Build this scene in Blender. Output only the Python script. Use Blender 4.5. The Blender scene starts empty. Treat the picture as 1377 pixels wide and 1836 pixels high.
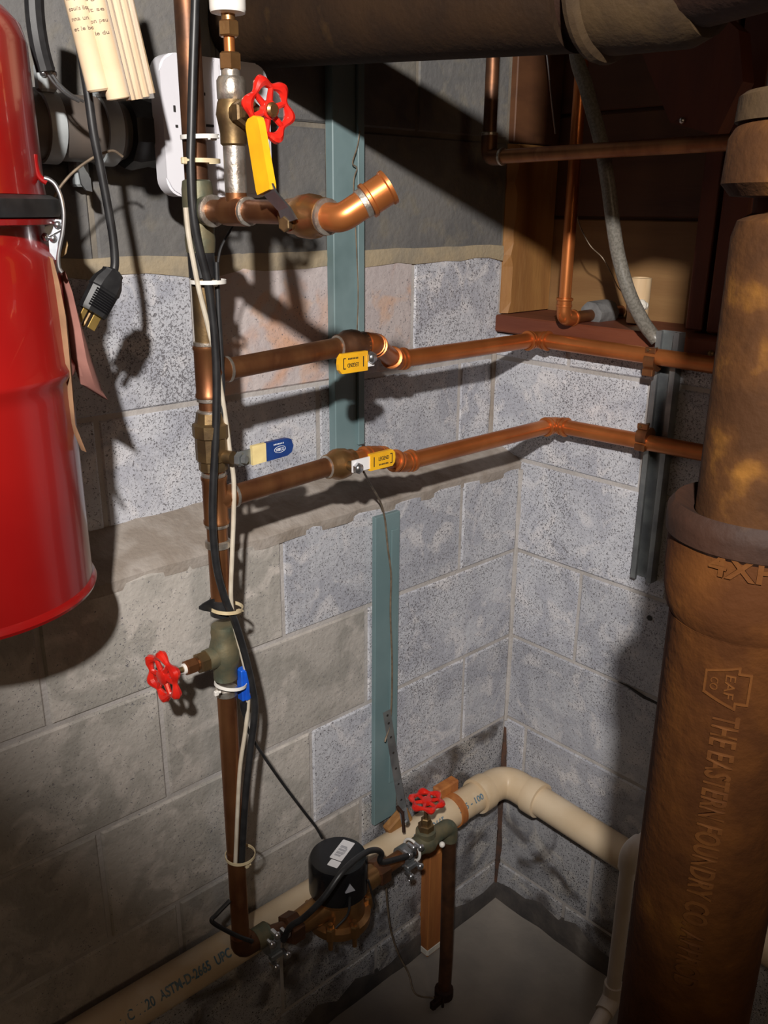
import bpy, bmesh, math, random
from mathutils import Vector, Matrix
random.seed(7)
V = Vector
PI = math.pi
scene = bpy.context.scene
COL = scene.collection

# ------------------------------------------------------------------ camera
FPX, PITCH, ROLL, YAW = 1576.12, 0.3332, 0.0078, 0.8238
CAM = V((-1.4026, -1.0972, 1.6097))
cd_ = V((math.cos(YAW)*math.cos(PITCH), math.sin(YAW)*math.cos(PITCH), -math.sin(PITCH)))
r0 = V((math.sin(YAW), -math.cos(YAW), 0)); u0 = r0.cross(cd_)
cr_ = math.cos(ROLL)*r0 + math.sin(ROLL)*u0
cu_ = -math.sin(ROLL)*r0 + math.cos(ROLL)*u0
cam = bpy.data.cameras.new('camera'); camo = bpy.data.objects.new('camera', cam); COL.objects.link(camo)
cam.sensor_fit = 'HORIZONTAL'; cam.sensor_width = 36.0; cam.lens = 36.0*FPX/1377.0
cam.clip_start = 0.02; cam.clip_end = 50
m3 = Matrix((cr_, cu_, -cd_)).transposed()
camo.matrix_world = Matrix.Translation(CAM) @ m3.to_4x4()
scene.camera = camo

# ------------------------------------------------------------------ light
LAMP = V((-1.80, -1.42, 2.20))
w = bpy.data.worlds.new('world'); scene.world = w; w.use_nodes = True
bgn = w.node_tree.nodes['Background']; bgn.inputs[0].default_value = (1.0, 0.72, 0.46, 1); bgn.inputs[1].default_value = 0.010
sl = bpy.data.lights.new('basement_lamp', 'SPOT'); slo = bpy.data.objects.new('basement_lamp', sl); COL.objects.link(slo)
slo.location = LAMP
sl.energy = 215; sl.color = (1.0, 0.95, 0.9); sl.shadow_soft_size = 0.028
sl.spot_size = math.radians(60); sl.spot_blend = 0.62
aim = V((-0.22, -.05, 1.45)) - LAMP
slo.rotation_euler = aim.to_track_quat('-Z', 'Y').to_euler()
# weak warm fill lamp, added to lift and tint the shaded areas
fl = bpy.data.lights.new('fill_lamp', 'POINT'); flo = bpy.data.objects.new('fill_lamp', fl); COL.objects.link(flo)
flo.location = (-1.55, -2.75, 1.95); fl.energy = 14; fl.color = (1.0, 0.72, 0.45); fl.shadow_soft_size = 0.22
vs = scene.view_settings
vs.view_transform = 'Standard'; vs.look = 'None'; vs.gamma = 1.0; vs.exposure = 0.0; vs.use_curve_mapping = False

# ------------------------------------------------------------------ survey helpers: a sighting in the photo met with a known plane
def ray(px, py): return cd_ + cr_*((px-688.5)/FPX) - cu_*((py-918.0)/FPX)
def PX(px, py, x=None, y=None, z=None):
    v = ray(px, py)
    if y is not None: t = (y-CAM.y)/v.y
    elif x is not None: t = (x-CAM.x)/v.x
    else: t = (z-CAM.z)/v.z
    return CAM + v*t
def PD(px, py, D):
    v = ray(px, py); return CAM + v*(D/math.hypot(v.x, v.y))

# ------------------------------------------------------------------ materials
MATS = {}
def mat(name, c1, c2=None, c3=None, scale=12, rough=0.5, metal=0.0, bump=0.0, bscale=None, detail=4, lo=.38, hi=.62, spec=0.5, stretch=None, rvar=0.0, trans=0.0, alpha=1.0, coat=0.0):
    m = bpy.data.materials.new(name); m.use_nodes = True; MATS[name] = m
    nt = m.node_tree; N = nt.nodes; Lk = nt.links; b = N['Principled BSDF']
    b.inputs['Base Color'].default_value = (*c1, 1); b.inputs['Roughness'].default_value = rough
    b.inputs['Metallic'].default_value = metal; b.inputs['Specular IOR Level'].default_value = spec
    b.inputs['Transmission Weight'].default_value = trans; b.inputs['Alpha'].default_value = alpha; b.inputs['Coat Weight'].default_value = coat
    g = N.new('ShaderNodeNewGeometry'); src = g.outputs['Position']
    if stretch:
        mp = N.new('ShaderNodeMapping'); mp.inputs['Scale'].default_value = stretch; Lk.new(src, mp.inputs[0]); src = mp.outputs[0]
    def noise(s, d=detail):
        n = N.new('ShaderNodeTexNoise'); n.inputs['Scale'].default_value = s; n.inputs['Detail'].default_value = d; Lk.new(src, n.inputs['Vector']); return n
    if c2:
        n = noise(scale); r = N.new('ShaderNodeValToRGB'); e = r.color_ramp.elements
        e[0].position = lo; e[0].color = (*c1, 1); e[1].position = hi; e[1].color = (*c2, 1)
        if c3:
            k = e.new(min(.98, hi+.17)); k.color = (*c3, 1)
        Lk.new(n.outputs['Fac'], r.inputs[0]); Lk.new(r.outputs[0], b.inputs['Base Color'])
        if rvar:
            mr = N.new('ShaderNodeMapRange'); mr.inputs[3].default_value = rough-rvar; mr.inputs[4].default_value = rough+rvar
            Lk.new(n.outputs['Fac'], mr.inputs[0]); Lk.new(mr.outputs[0], b.inputs['Roughness'])
    if bump:
        n2 = noise(bscale or scale*4, 3); bp = N.new('ShaderNodeBump'); bp.inputs['Strength'].default_value = bump; bp.inputs['Distance'].default_value = 0.002
        Lk.new(n2.outputs['Fac'], bp.inputs['Height']); Lk.new(bp.outputs[0], b.inputs['Normal'])
    return m

def block_mat(name, base, patch, wet, pit=(0.17, 0.165, 0.18), dens=0.60, rough=0.5, stain=None):
    """painted lightweight block: soft patches of paint, small dark open pores, fine relief"""
    m = bpy.data.materials.new(name); m.use_nodes = True; MATS[name] = m
    nt = m.node_tree; N = nt.nodes; Lk = nt.links; b = N['Principled BSDF']
    g = N.new('ShaderNodeNewGeometry'); P = g.outputs['Position']
    oi = N.new('ShaderNodeObjectInfo')
    def noise(s, d=3, dist=0.0):
        n = N.new('ShaderNodeTexNoise'); n.inputs['Scale'].default_value = s; n.inputs['Detail'].default_value = d; n.inputs['Distortion'].default_value = dist
        Lk.new(P, n.inputs['Vector']); return n.outputs['Fac']
    def ramp(f, a, bb, c0=(0,0,0), c1=(1,1,1)):
        r = N.new('ShaderNodeValToRGB'); e = r.color_ramp.elements
        e[0].position = a; e[1].position = bb; e[0].color = (*c0, 1); e[1].color = (*c1, 1); Lk.new(f, r.inputs[0]); return r.outputs[0]
    def mix(f, a, bb):
        x = N.new('ShaderNodeMix'); x.data_type = 'RGBA'
        Lk.new(f, x.inputs['Factor'])
        for i, s in ((6, a), (7, bb)):
            if isinstance(s, tuple): x.inputs[i].default_value = (*s, 1)
            else: Lk.new(s, x.inputs[i])
        return x.outputs[2]
    c = mix(ramp(noise(9, 4, 1.0), .43, .57), base, patch)
    c = mix(ramp(noise(19, 4, .8), .52, .66), c, wet)
    if stain: c = mix(ramp(noise(9, 2, 1.2), .5, .72), c, stain)
    # a little difference from block to block
    hv = N.new('ShaderNodeHueSaturation'); mr = N.new('ShaderNodeMapRange'); mr.inputs[3].default_value = .86; mr.inputs[4].default_value = 1.1
    Lk.new(oi.outputs['Random'], mr.inputs[0]); Lk.new(mr.outputs[0], hv.inputs['Value']); Lk.new(c, hv.inputs['Color']); c = hv.outputs[0]
    # pores: density varies over the wall
    dn = noise(5, 2, .4); mm = N.new('ShaderNodeMath'); mm.operation = 'MULTIPLY_ADD'; mm.inputs[1].default_value = 0.22; mm.inputs[2].default_value = -0.11
    Lk.new(dn, mm.inputs[0]); ad = N.new('ShaderNodeMath'); ad.operation = 'ADD'; Lk.new(noise(330, 2, .9), ad.inputs[0]); Lk.new(mm.outputs[0], ad.inputs[1])
    pf = ramp(ad.outputs[0], dens, dens+.05)
    c = mix(pf, c, pit); Lk.new(c, b.inputs['Base Color'])
    rr = N.new('ShaderNodeMapRange'); rr.inputs[3].default_value = rough-.12; rr.inputs[4].default_value = rough+.2; Lk.new(noise(6), rr.inputs[0]); Lk.new(rr.outputs[0], b.inputs['Roughness'])
    inv = N.new('ShaderNodeMath'); inv.operation = 'MULTIPLY_ADD'; inv.inputs[1].default_value = -1.0; Lk.new(pf, inv.inputs[0]); Lk.new(noise(90, 4), inv.inputs[2])
    bp = N.new('ShaderNodeBump'); bp.inputs['Strength'].default_value = .55; bp.inputs['Distance'].default_value = .0035
    Lk.new(inv.outputs[0], bp.inputs['Height']); Lk.new(bp.outputs[0], b.inputs['Normal'])
    return m

block_mat('block_white', (.51, .52, .56), (.40, .41, .46), (.61, .60, .62), dens=.58)
block_mat('block_pink', (.53, .47, .46), (.46, .40, .40), (.58, .42, .34), dens=.66, stain=(.60, .36, .25))
block_mat('block_beige', (.45, .42, .385), (.35, .33, .30), (.52, .48, .44), dens=.66, rough=.34)
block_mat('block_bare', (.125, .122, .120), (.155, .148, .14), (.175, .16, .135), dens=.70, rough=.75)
block_mat('block_low', (.40, .40, .42), (.22, .22, .24), (.50, .48, .46), pit=(.03, .03, .035), dens=.58, stain=(.09, .07, .055))
mat('mortar', (.37, .345, .325), (.46, .435, .42), scale=14, rough=.85, bump=.7, bscale=140)
mat('mortar_dirty', (.25, .21, .175), (.36, .32, .285), (.14, .105, .08), scale=18, rough=.85, bump=.8, bscale=120)
mat('mortar_tan', (.36, .29, .19), (.27, .23, .17), scale=20, rough=.9, bump=.7, bscale=120)
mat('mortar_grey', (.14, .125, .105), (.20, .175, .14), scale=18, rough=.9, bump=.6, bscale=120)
mat('base_dark', (.055, .05, .05), (.11, .095, .085), (.2, .18, .16), scale=13, rough=.8, bump=.8, bscale=80)
mat('concrete', (.27, .245, .22), (.36, .32, .28), (.25, .17, .12), scale=6, rough=.7, bump=.5, bscale=60, detail=7)
mat('copper_new', (.56, .19, .055), (.44, .135, .036), scale=14, rough=.36, metal=.72, rvar=.06)
mat('copper_old', (.33, .145, .06), (.22, .085, .038), (.42, .20, .09), scale=26, rough=.42, metal=.85, bump=.12, bscale=90, stretch=(1, 1, .4))
mat('copper_dark', (.20, .09, .045), (.11, .055, .033), scale=30, rough=.48, metal=.8, bump=.12, bscale=90)
mat('verdigris', (.20, .17, .10), (.12, .13, .09), (.18, .23, .17), scale=38, rough=.55, metal=.55, bump=.25, bscale=120)
mat('bronze', (.45, .25, .10), (.33, .17, .07), scale=24, rough=.38, metal=.9, bump=.15, bscale=150)
mat('brass_bright', (.62, .42, .13), (.52, .34, .10), scale=40, rough=.35, metal=.8)
mat('brass_dull', (.25, .165, .075), (.16, .105, .055), scale=34, rough=.46, metal=.85, bump=.15, bscale=120)
mat('solder', (.62, .58, .52), (.40, .34, .28), scale=60, rough=.38, metal=.85, bump=.4, bscale=170)
mat('steel', (.66, .67, .70), (.52, .53, .55), scale=40, rough=.28, metal=.95)
mat('steel_dull', (.30, .32, .32), (.20, .21, .22), scale=25, rough=.45, metal=.7)
mat('zinc', (.55, .58, .62), (.42, .45, .50), scale=60, rough=.35, metal=.8)
mat('red_paint', (.29, .007, .006), (.24, .005, .005), scale=4, rough=.28, coat=.3)
mat('red_wheel', (.70, .022, .012), (.55, .015, .01), scale=60, rough=.25, coat=.4)
mat('yellow_grip', (.88, .47, .012), (.78, .38, .012), scale=30, rough=.42)
mat('yellow_pale', (.78, .64, .30), (.66, .52, .24), scale=40, rough=.6)
mat('blue_grip', (.012, .045, .19), (.010, .03, .14), scale=40, rough=.4)
mat('blue_plastic', (.01, .11, .62), (.01, .08, .5), scale=30, rough=.4)
mat('black_rubber', (.012, .012, .013), (.02, .02, .021), scale=60, rough=.42)
mat('black_plastic', (.005, .005, .006), (.008, .008, .009), scale=20, rough=.24)
mat('cable_white', (.58, .52, .42), (.48, .42, .33), scale=50, rough=.5)
mat('tie_white', (.80, .77, .72), rough=.45)
mat('tie_tan', (.66, .55, .35), (.56, .44, .26), scale=60, rough=.5)
mat('white_plastic', (.72, .71, .75), (.66, .65, .69), scale=8, rough=.45)
mat('ink', (.02, .018, .016), rough=.6)
mat('ink_faded', (.16, .12, .09), (.3, .23, .17), scale=200, rough=.7)
mat('ink_blue', (.07, .16, .24), (.17, .23, .26), scale=120, rough=.6)
mat('ink_white', (.75, .77, .8), (.5, .55, .6), scale=200, rough=.6)
mat('label_white', (.78, .77, .78), rough=.5)
mat('label_grey', (.30, .30, .33), rough=.6)
mat('pvc', (.66, .53, .37), (.58, .44, .28), (.70, .60, .46), scale=9, rough=.42)
mat('pvc_grey', (.56, .49, .42), (.48, .41, .34), scale=12, rough=.5)
mat('rust', (.060, .0195, .0045), (.105, .036, .007), (.19, .076, .012), scale=16, rough=.8, spec=.18, bump=.5, bscale=120, detail=10, lo=.40, hi=.60)
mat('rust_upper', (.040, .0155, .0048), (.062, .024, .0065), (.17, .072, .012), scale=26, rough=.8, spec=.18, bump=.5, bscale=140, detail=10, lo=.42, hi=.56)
mat('rust_light', (.105, .037, .0075), (.08, .027, .006), scale=30, rough=.8, spec=.18, bump=.3, bscale=150)
mat('rust_stain', (.11, .05, .03), (.055, .035, .028), (.20, .12, .08), scale=30, rough=.85, bump=.6, bscale=120)
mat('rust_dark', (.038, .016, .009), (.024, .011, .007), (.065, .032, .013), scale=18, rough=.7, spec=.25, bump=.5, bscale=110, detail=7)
mat('iron_pipe', (.030, .0145, .006), (.020, .010, .005), (.065, .034, .011), scale=16, rough=.8, spec=.2, bump=.5, bscale=120, detail=8)
mat('iron_tan', (.060, .036, .016), (.035, .021, .011), (.17, .095, .022), scale=22, rough=.75, spec=.25, bump=.5, bscale=120, detail=7)
mat('teal_paint', (.13, .20, .21), (.17, .245, .255), (.11, .17, .175), scale=6, rough=.5, bump=.12, bscale=60)
mat('wood_rim_shaded', (.115, .045, .017), (.08, .030, .012), (.15, .062, .024), scale=7, rough=.65, bump=.25, bscale=60, stretch=(1, .35, 3), detail=6)  # rim wood with the upper shade darkened into its colour
mat('wood_tan_lit', (.25, .135, .050), (.20, .10, .036), (.30, .165, .065), scale=7, rough=.65, bump=.25, bscale=60, stretch=(1, .35, 3), detail=6)  # lit copy of the rim wood, for the bottom plank
mat('wood_light', (.34, .165, .048), (.26, .115, .034), (.40, .21, .07), scale=9, rough=.65, bump=.3, bscale=60, stretch=(3, 3, .5), detail=6)
mat('wood_red', (.12, .024, .006), (.085, .016, .005), scale=8, rough=.6, bump=.2, bscale=50, stretch=(3, 3, .6), detail=6)
mat('wood_sill', (.12, .028, .011), (.17, .045, .018), scale=9, rough=.6, bump=.25, bscale=60, stretch=(3, .5, 3), detail=6)
mat('wood_post', (.44, .165, .042), (.32, .105, .028), (.52, .225, .07), scale=14, rough=.6, bump=.3, bscale=80, stretch=(3, 3, .35), detail=6)
mat('wood_dark', (.10, .055, .03), (.065, .037, .022), scale=7, rough=.75, bump=.3, bscale=60, detail=6)
mat('paper', (.74, .57, .38), (.66, .49, .31), scale=20, rough=.75)
mat('stick_wood', (.72, .53, .32), (.60, .42, .24), scale=10, rough=.65, stretch=(6, 6, .8))
mat('plastic_film', (.95, .93, .9), rough=.10, alpha=.16, spec=.8)
mat('kraft', (.30, .17, .09), (.22, .12, .065), scale=25, rough=.75, bump=.2, bscale=120)
mat('kraft_pink', (.33, .15, .12), (.25, .11, .09), scale=20, rough=.75)
mat('duct_dark', (.055, .048, .045), (.085, .07, .058), scale=9, rough=.5)
mat('duct_brown', (.13, .10, .08), (.09, .075, .065), scale=12, rough=.5)
mat('clamp_grey', (.42, .45, .46), (.34, .37, .38), scale=30, rough=.5, metal=.2)
mat('foam_grey', (.19, .19, .19), (.12, .12, .12), scale=40, rough=.85, bump=.4, bscale=150)
mat('foam_white', (.72, .68, .60), rough=.9, bump=.6, bscale=120)
mat('hose', (.20, .185, .16), (.14, .13, .11), scale=260, rough=.35, lo=.45, hi=.55)
mat('wire_bare', (.16, .12, .085), (.26, .20, .14), scale=80, rough=.55, metal=.4)

# ------------------------------------------------------------------ mesh helpers
def ortho(a):
    a = a.normalized(); t = V((0, 0, 1)) if abs(a.z) < .9 else V((1, 0, 0))
    e1 = (t - a*t.dot(a)).normalized(); return e1, a.cross(e1)
def new(): return bmesh.new()
def rings(bm, loops, closed=True, cap=True):
    n = len(loops[0])
    for i in range(len(loops)-1):
        for j in range(n if closed else n-1):
            k = (j+1) % n
            try: bm.faces.new((loops[i][j], loops[i][k], loops[i+1][k], loops[i+1][j]))
            except ValueError: pass
    if cap and closed:
        bm.faces.new(list(reversed(loops[0]))); bm.faces.new(loops[-1])
def tube(bm, pts, r, seg=14, cap=True, flat=None):
    """sweep; r scalar or list; flat=(w,h) gives a flattened section"""
    pts = [V(p) for p in pts]; n = len(pts); L = []
    t0 = (pts[1]-pts[0]).normalized(); e1, e2 = ortho(t0)
    for i in range(n):
        if i == 0: t = t0
        elif i == n-1: t = (pts[-1]-pts[-2]).normalized()
        else:
            a = (pts[i]-pts[i-1]).normalized(); b = (pts[i+1]-pts[i]).normalized(); t = (a+b)
            t = t.normalized() if t.length > 1e-6 else a
        e1 = (e1 - t*e1.dot(t)).normalized(); e2 = t.cross(e1)
        rr = r[i] if isinstance(r, (list, tuple)) else r
        L.append([bm.verts.new(pts[i] + e1*math.cos(2*PI*k/seg)*rr*(flat[0] if flat else 1) + e2*math.sin(2*PI*k/seg)*rr*(flat[1] if flat else 1)) for k in range(seg)])
    rings(bm, L, True, cap); return bm
def fillet(pts, rad, n=6):
    pts = [V(p) for p in pts]; out = [pts[0]]
    for i in range(1, len(pts)-1):
        a = (pts[i-1]-pts[i]); b = (pts[i+1]-pts[i]); ang = a.angle(b)
        d = min(rad/math.tan(ang/2), a.length*.49, b.length*.49)
        A = pts[i]+a.normalized()*d; B = pts[i]+b.normalized()*d
        for k in range(n+1):
            t = k/n; out.append(A*(1-t)**2 + pts[i]*2*t*(1-t) + B*t*t)
    out.append(pts[-1]); return out
def spline(pts, n=6):
    pts = [V(p) for p in pts]; P = [pts[0]*2-pts[1]] + pts + [pts[-1]*2-pts[-2]]; out = []
    for i in range(1, len(P)-2):
        for k in range(n):
            t = k/n; a, b, c, d = P[i-1], P[i], P[i+1], P[i+2]
            out.append(.5*((2*b) + (c-a)*t + (2*a-5*b+4*c-d)*t*t + (3*b-a-3*c+d)*t**3))
    out.append(pts[-1]); return out
def lathe(bm, prof, o, a, seg=24, cap=True, e1=None):
    """prof: list of (radius, distance along axis)"""
    o = V(o); a = V(a).normalized()
    if e1 is None: e1, e2 = ortho(a)
    else: e2 = a.cross(e1)
    L = [[bm.verts.new(o + a*t + (e1*math.cos(2*PI*k/seg) + e2*math.sin(2*PI*k/seg))*max(r, 1e-5)) for k in range(seg)] for r, t in prof]
    rings(bm, L, True, cap); return bm
def box(bm, c, s, ax=None, bev=0):
    c = V(c); ax = ax or (V((1, 0, 0)), V((0, 1, 0)), V((0, 0, 1)))
    b2 = bmesh.new(); bmesh.ops.create_cube(b2, size=1)
    for v in b2.verts: v.co = V((v.co.x*s[0], v.co.y*s[1], v.co.z*s[2]))
    if bev: bmesh.ops.bevel(b2, geom=list(b2.edges), offset=bev, segments=1, affect='EDGES')
    for v in b2.verts: v.co = c + ax[0]*v.co.x + ax[1]*v.co.y + ax[2]*v.co.z
    join(bm, b2); return bm
def join(bm, b2):
    vm = {v: bm.verts.new(v.co) for v in b2.verts}
    for f in b2.faces:
        try: bm.faces.new([vm[v] for v in f.verts])
        except ValueError: pass
    b2.free()
def prism(bm, outline, o, u, v, h):
    """outline in (u,v), extruded along n=u x v from 0 to h"""
    o = V(o); u = V(u).normalized(); v = V(v).normalized(); n = u.cross(v)
    A = [bm.verts.new(o+u*a+v*b) for a, b in outline]; B = [bm.verts.new(o+u*a+v*b+n*h) for a, b in outline]
    bm.faces.new(list(reversed(A))); bm.faces.new(B)
    for i in range(len(A)):
        j = (i+1) % len(A); bm.faces.new((A[i], A[j], B[j], B[i]))
    return bm
def rrect(w, h, r, n=5, x0=0, y0=0):
    out = []
    for cx, cy, a0 in ((w-r, h-r, 0), (r, h-r, 90), (r, r, 180), (w-r, r, 270)):
        for k in range(n+1):
            a = math.radians(a0 + 90*k/n); out.append((x0+cx+r*math.cos(a), y0+cy+r*math.sin(a)))
    return out
def ball(bm, c, r, sc=(1, 1, 1), seg=10):
    b2 = bmesh.new(); bmesh.ops.create_uvsphere(b2, u_segments=seg, v_segments=max(6, seg*2//3), radius=r)
    for v in b2.verts: v.co = V(c) + V((v.co.x*sc[0], v.co.y*sc[1], v.co.z*sc[2]))
    join(bm, b2); return bm
def torus(bm, c, a, R, r, seg=28, s2=8, e=(1, 1)):
    e1, e2 = ortho(V(a)); L = []
    a = V(a).normalized(); c = V(c)
    for i in range(seg):
        t = 2*PI*i/seg; d = e1*math.cos(t)*e[0] + e2*math.sin(t)*e[1]
        L.append([bm.verts.new(c + d*R + (d*math.cos(2*PI*k/s2) + a*math.sin(2*PI*k/s2))*r) for k in range(s2)])
    L.append(L[0])
    for i in range(seg):
        for k in range(s2):
            q = (k+1) % s2; bm.faces.new((L[i][k], L[i+1][k], L[i+1][q], L[i][q]))
    return bm
ROOT = {}
def finish(name, bm, material, parent=None, origin=None, smooth=True, ang=35):
    bmesh.ops.recalc_face_normals(bm, faces=bm.faces)
    o = V((0, 0, 0))
    if parent is not None: o = ROOT[parent.name]
    elif origin is not None: o = V(origin)
    for v in bm.verts: v.co -= o
    me = bpy.data.meshes.new(name); bm.to_mesh(me); bm.free()
    me.materials.append(MATS[material] if isinstance(material, str) else material)
    if smooth:
        for p_ in me.polygons: p_.use_smooth = True
        me.set_sharp_from_angle(angle=math.radians(ang))
    ob = bpy.data.objects.new(name, me); COL.objects.link(ob)
    if parent is not None: ob.parent = parent
    else: ob.location = o
    ROOT[ob.name] = o
    return ob
def tag(o, label, cat, group=None):
    o['label'] = label; o['category'] = cat
    if group: o['group'] = group
    return o
def thing(name, label, cat, loc, group=None):
    o = bpy.data.objects.new(name, None); COL.objects.link(o); o.location = loc; o.empty_display_size = .02
    ROOT[o.name] = V(loc); return tag(o, label, cat, group)
def struct(o): o['kind'] = 'structure'; return o
def text_bm(body, size, depth=.0004, width=None, bold=0.0):
    cu = bpy.data.curves.new('t', 'FONT'); cu.body = body; cu.size = size; cu.extrude = depth; cu.resolution_u = 3; cu.offset = bold*size
    ob = bpy.data.objects.new('t', cu); COL.objects.link(ob)
    bpy.context.view_layer.update()
    me = bpy.data.meshes.new_from_object(ob.evaluated_get(bpy.context.evaluated_depsgraph_get()))
    bm = bmesh.new(); bm.from_mesh(me); bpy.data.objects.remove(ob); bpy.data.meshes.remove(me); bpy.data.curves.remove(cu)
    xs = [v.co.x for v in bm.verts]; x0, x1 = min(xs), max(xs)
    ys = [v.co.y for v in bm.verts]; ym = (min(ys)+max(ys))/2
    k = width/(x1-x0) if width else 1
    for v in bm.verts: v.co.x = (v.co.x-(x0+x1)/2)*k; v.co.y -= ym
    return bm
def flat_text(bm, body, size, o, u, v, width=None, depth=.0003):
    t = text_bm(body, size, depth, width); u = V(u).normalized(); v = V(v).normalized(); n = u.cross(v)
    for q in t.verts: q.co = V(o) + u*q.co.x + v*q.co.y + n*q.co.z
    join(bm, t)
def wrap_map(bm, A, a, e1, R, sgn=1):
    A = V(A); a = V(a).normalized(); e1 = V(e1); e1 = (e1-a*e1.dot(a)).normalized(); e2 = a.cross(e1)
    for q in bm.verts:
        ph = -sgn*q.co.y/R; rr = R+q.co.z
        q.co = A + a*(sgn*q.co.x) + (e1*math.cos(ph)+e2*math.sin(ph))*rr
    return bm
def handwheel(c, n, R, parent, name='handwheel', lobes=6, rot=0.0, m='red_wheel'):
    c = V(c); n = V(n).normalized(); e1, e2 = ortho(n); bm = new()
    K = 72; pts = []; rad = []; 
    for i in range(K):
        t = 2*PI*i/K; w_ = math.cos(lobes*(t-rot)); rr = R*(.88+.085*w_); pts.append(c + (e1*math.cos(t)+e2*math.sin(t))*rr); rad.append(R*(.165+.055*w_))
    L = []
    for i in range(K):
        t = 2*PI*i/K; d = e1*math.cos(t)+e2*math.sin(t)
        L.append([bm.verts.new(pts[i] + (d*math.cos(2*PI*k/8) + n*math.sin(2*PI*k/8))*rad[i]) for k in range(8)])
    L.append(L[0])
    for i in range(K):
        for k in range(8):
            q = (k+1) % 8; bm.faces.new((L[i][k], L[i+1][k], L[i+1][q], L[i][q]))
    for i in range(lobes):
        t = rot + 2*PI*(i+.5)/lobes; d = e1*math.cos(t)+e2*math.sin(t)
        tube(bm, [c+d*R*.18-n*R*.02, c+d*R*.76], [R*.13, R*.10], 8)
    lathe(bm, [(R*.30, -R*.16), (R*.34, -R*.05), (R*.32, R*.12), (R*.22, R*.17)], c, n, 16)
    return finish(name, bm, m, parent)
def pipe(name, pts, r, m, parent, rad=None, seg=18):
    bm = new(); tube(bm, fillet(pts, rad) if rad else pts, r, seg); return finish(name, bm, m, parent)
def sleeve(name, c, a, r, half, m, parent, bead=.0016, seg=20):
    """pipe socket with a raised bead at each end"""
    bm = new(); h = half
    lathe(bm, [(r*.9, -h), (r+bead, -h+.0005), (r+bead, -h+.004), (r, -h+.0055), (r, h-.0055), (r+bead, h-.004), (r+bead, h-.0005), (r*.9, h)], c, a, seg)
    return finish(name, bm, m, parent)
def band(name, c, a, r, half, m, parent, seg=20):
    bm = new(); lathe(bm, [(r*.85, -half), (r, -half*.7), (r*1.01, 0), (r, half*.7), (r*.85, half)], c, a, seg); return finish(name, bm, m, parent)
def hexnut(bm, c, a, r, half):
    lathe(bm, [(r*.82, -half), (r, -half*.8), (r, half*.8), (r*.82, half)], c, a, 6)
X_, Y_, Z_ = V((1, 0, 0)), V((0, 1, 0)), V((0, 0, 1))

# ================================================================== SETTING
LED = 0.09          # the upper part of the left wall stands back by this much
def course_wall(root, plane, zs, joints, umin, umax, matf, depth=.012, gap=.0038):
    """blocks of a wall as single objects. plane: function (u,z,out)->point ; joints: per course list of u"""
    for ci in range(len(zs)-1):
        z0, z1 = zs[ci], zs[ci+1]
        js = sorted([j for j in joints[ci] if umin < j < umax]); edges = [umin]+js+[umax]
        for a, b in zip(edges[:-1], edges[1:]):
            if b-a < .03: continue
            bm = new(); g = gap; jit = random.uniform(-.0012, .0012)
            o0, o1 = -.02, .0035+jit
            P = []
            i = .003
            rect = lambda ins, out: [bm.verts.new(plane(uu, zz, out)) for uu, zz in ((a+g+ins, z0+g+ins), (b-g-ins, z0+g+ins), (b-g-ins, z1-g-ins), (a+g+ins, z1-g-ins))]
            R0, R1, R2 = rect(0, o0), rect(0, o1-.003), rect(i, o1)
            for A_, B_ in ((R0, R1), (R1, R2)):
                for k in range(4): bm.faces.new((A_[k], A_[(k+1) % 4], B_[(k+1) % 4], B_[k]))
            bm.faces.new(R2); bm.faces.new(list(reversed(R0)))
            finish('block', bm, matf(ci, (a+b)/2, (z0+z1)/2), root, smooth=False)
# --- left wall, lower part (front plane y = 0) and upper part (front plane y = LED)
bm = new(); box(bm, (-.95, .125, .548), (2.3, .25, 1.096)); box(bm, (-.925, LED+.10, 1.31), (2.25, .20, .44))
wall_left = struct(finish('wall_left', bm, 'mortar', None, (-.95, .1, 0), smooth=False))
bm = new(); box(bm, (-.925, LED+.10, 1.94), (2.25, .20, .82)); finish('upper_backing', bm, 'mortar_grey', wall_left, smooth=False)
def pl(u, z, out): return V((u, -out, z))
zs = [-.05, .106, .309, .508, .7156, .919, 1.108]
jo = [[-1.6, -1.2, -.8, -.4], [-1.46, -1.055, -.648, -.24], [-1.66, -1.258, -.852, -.445], [-1.38, -.972, -.565, -.153], [-1.66, -1.258, -.852, -.43], [-1.43, -1.022, -.616, -.18]]
def ml(ci, u, z):
    if ci <= 1: return 'block_low'
    if ci == 2: return 'block_low' if u > -.3 else 'block_beige'
    if u < -.62 and ci >= 3: return 'block_beige'
    return 'block_white'
course_wall(wall_left, pl, zs, jo, -2.05, -.004, ml)
def pu(u, z, out): return V((u, LED-out, z))
zs2 = [1.150, 1.321, 1.527, 1.732, 1.937, 2.14, 2.34]
jo2 = [[-1.68, -1.275, -.869, -.463, -.1], [-1.52, -1.11, -.697, -.425, -.236], [-1.66, -1.25, -.845, -.435], [-1.45, -1.05, -.64, -.235]]*2
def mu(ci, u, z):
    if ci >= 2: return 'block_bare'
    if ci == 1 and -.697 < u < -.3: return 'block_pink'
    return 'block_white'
course_wall(wall_left, pu, zs2, jo2[:6], -2.05, .012, mu)
# sloped mortar bed on the ledge, with a rough front edge
bm = new(); n = 60; rows = []
for i in range(n+1):
    x = -2.05 + (2.05-.002)*i/n; j = random.uniform(-.004, .004); k = random.uniform(-.003, .004)
    rows.append([bm.verts.new(p_) for p_ in ((x, -.0035+k, 1.094+j*.6), (x, -.004+k, 1.111+j*.5), (x, .012+k, 1.122+j*.4), (x, .05, 1.136+j*.5), (x, LED-.004, 1.158+j*.8), (x, LED+.02, 1.158), (x, LED+.02, 1.09), (x, .02, 1.09))])
rings(bm, rows, True, True)
finish('ledge', bm, 'mortar_dirty', wall_left)
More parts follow.
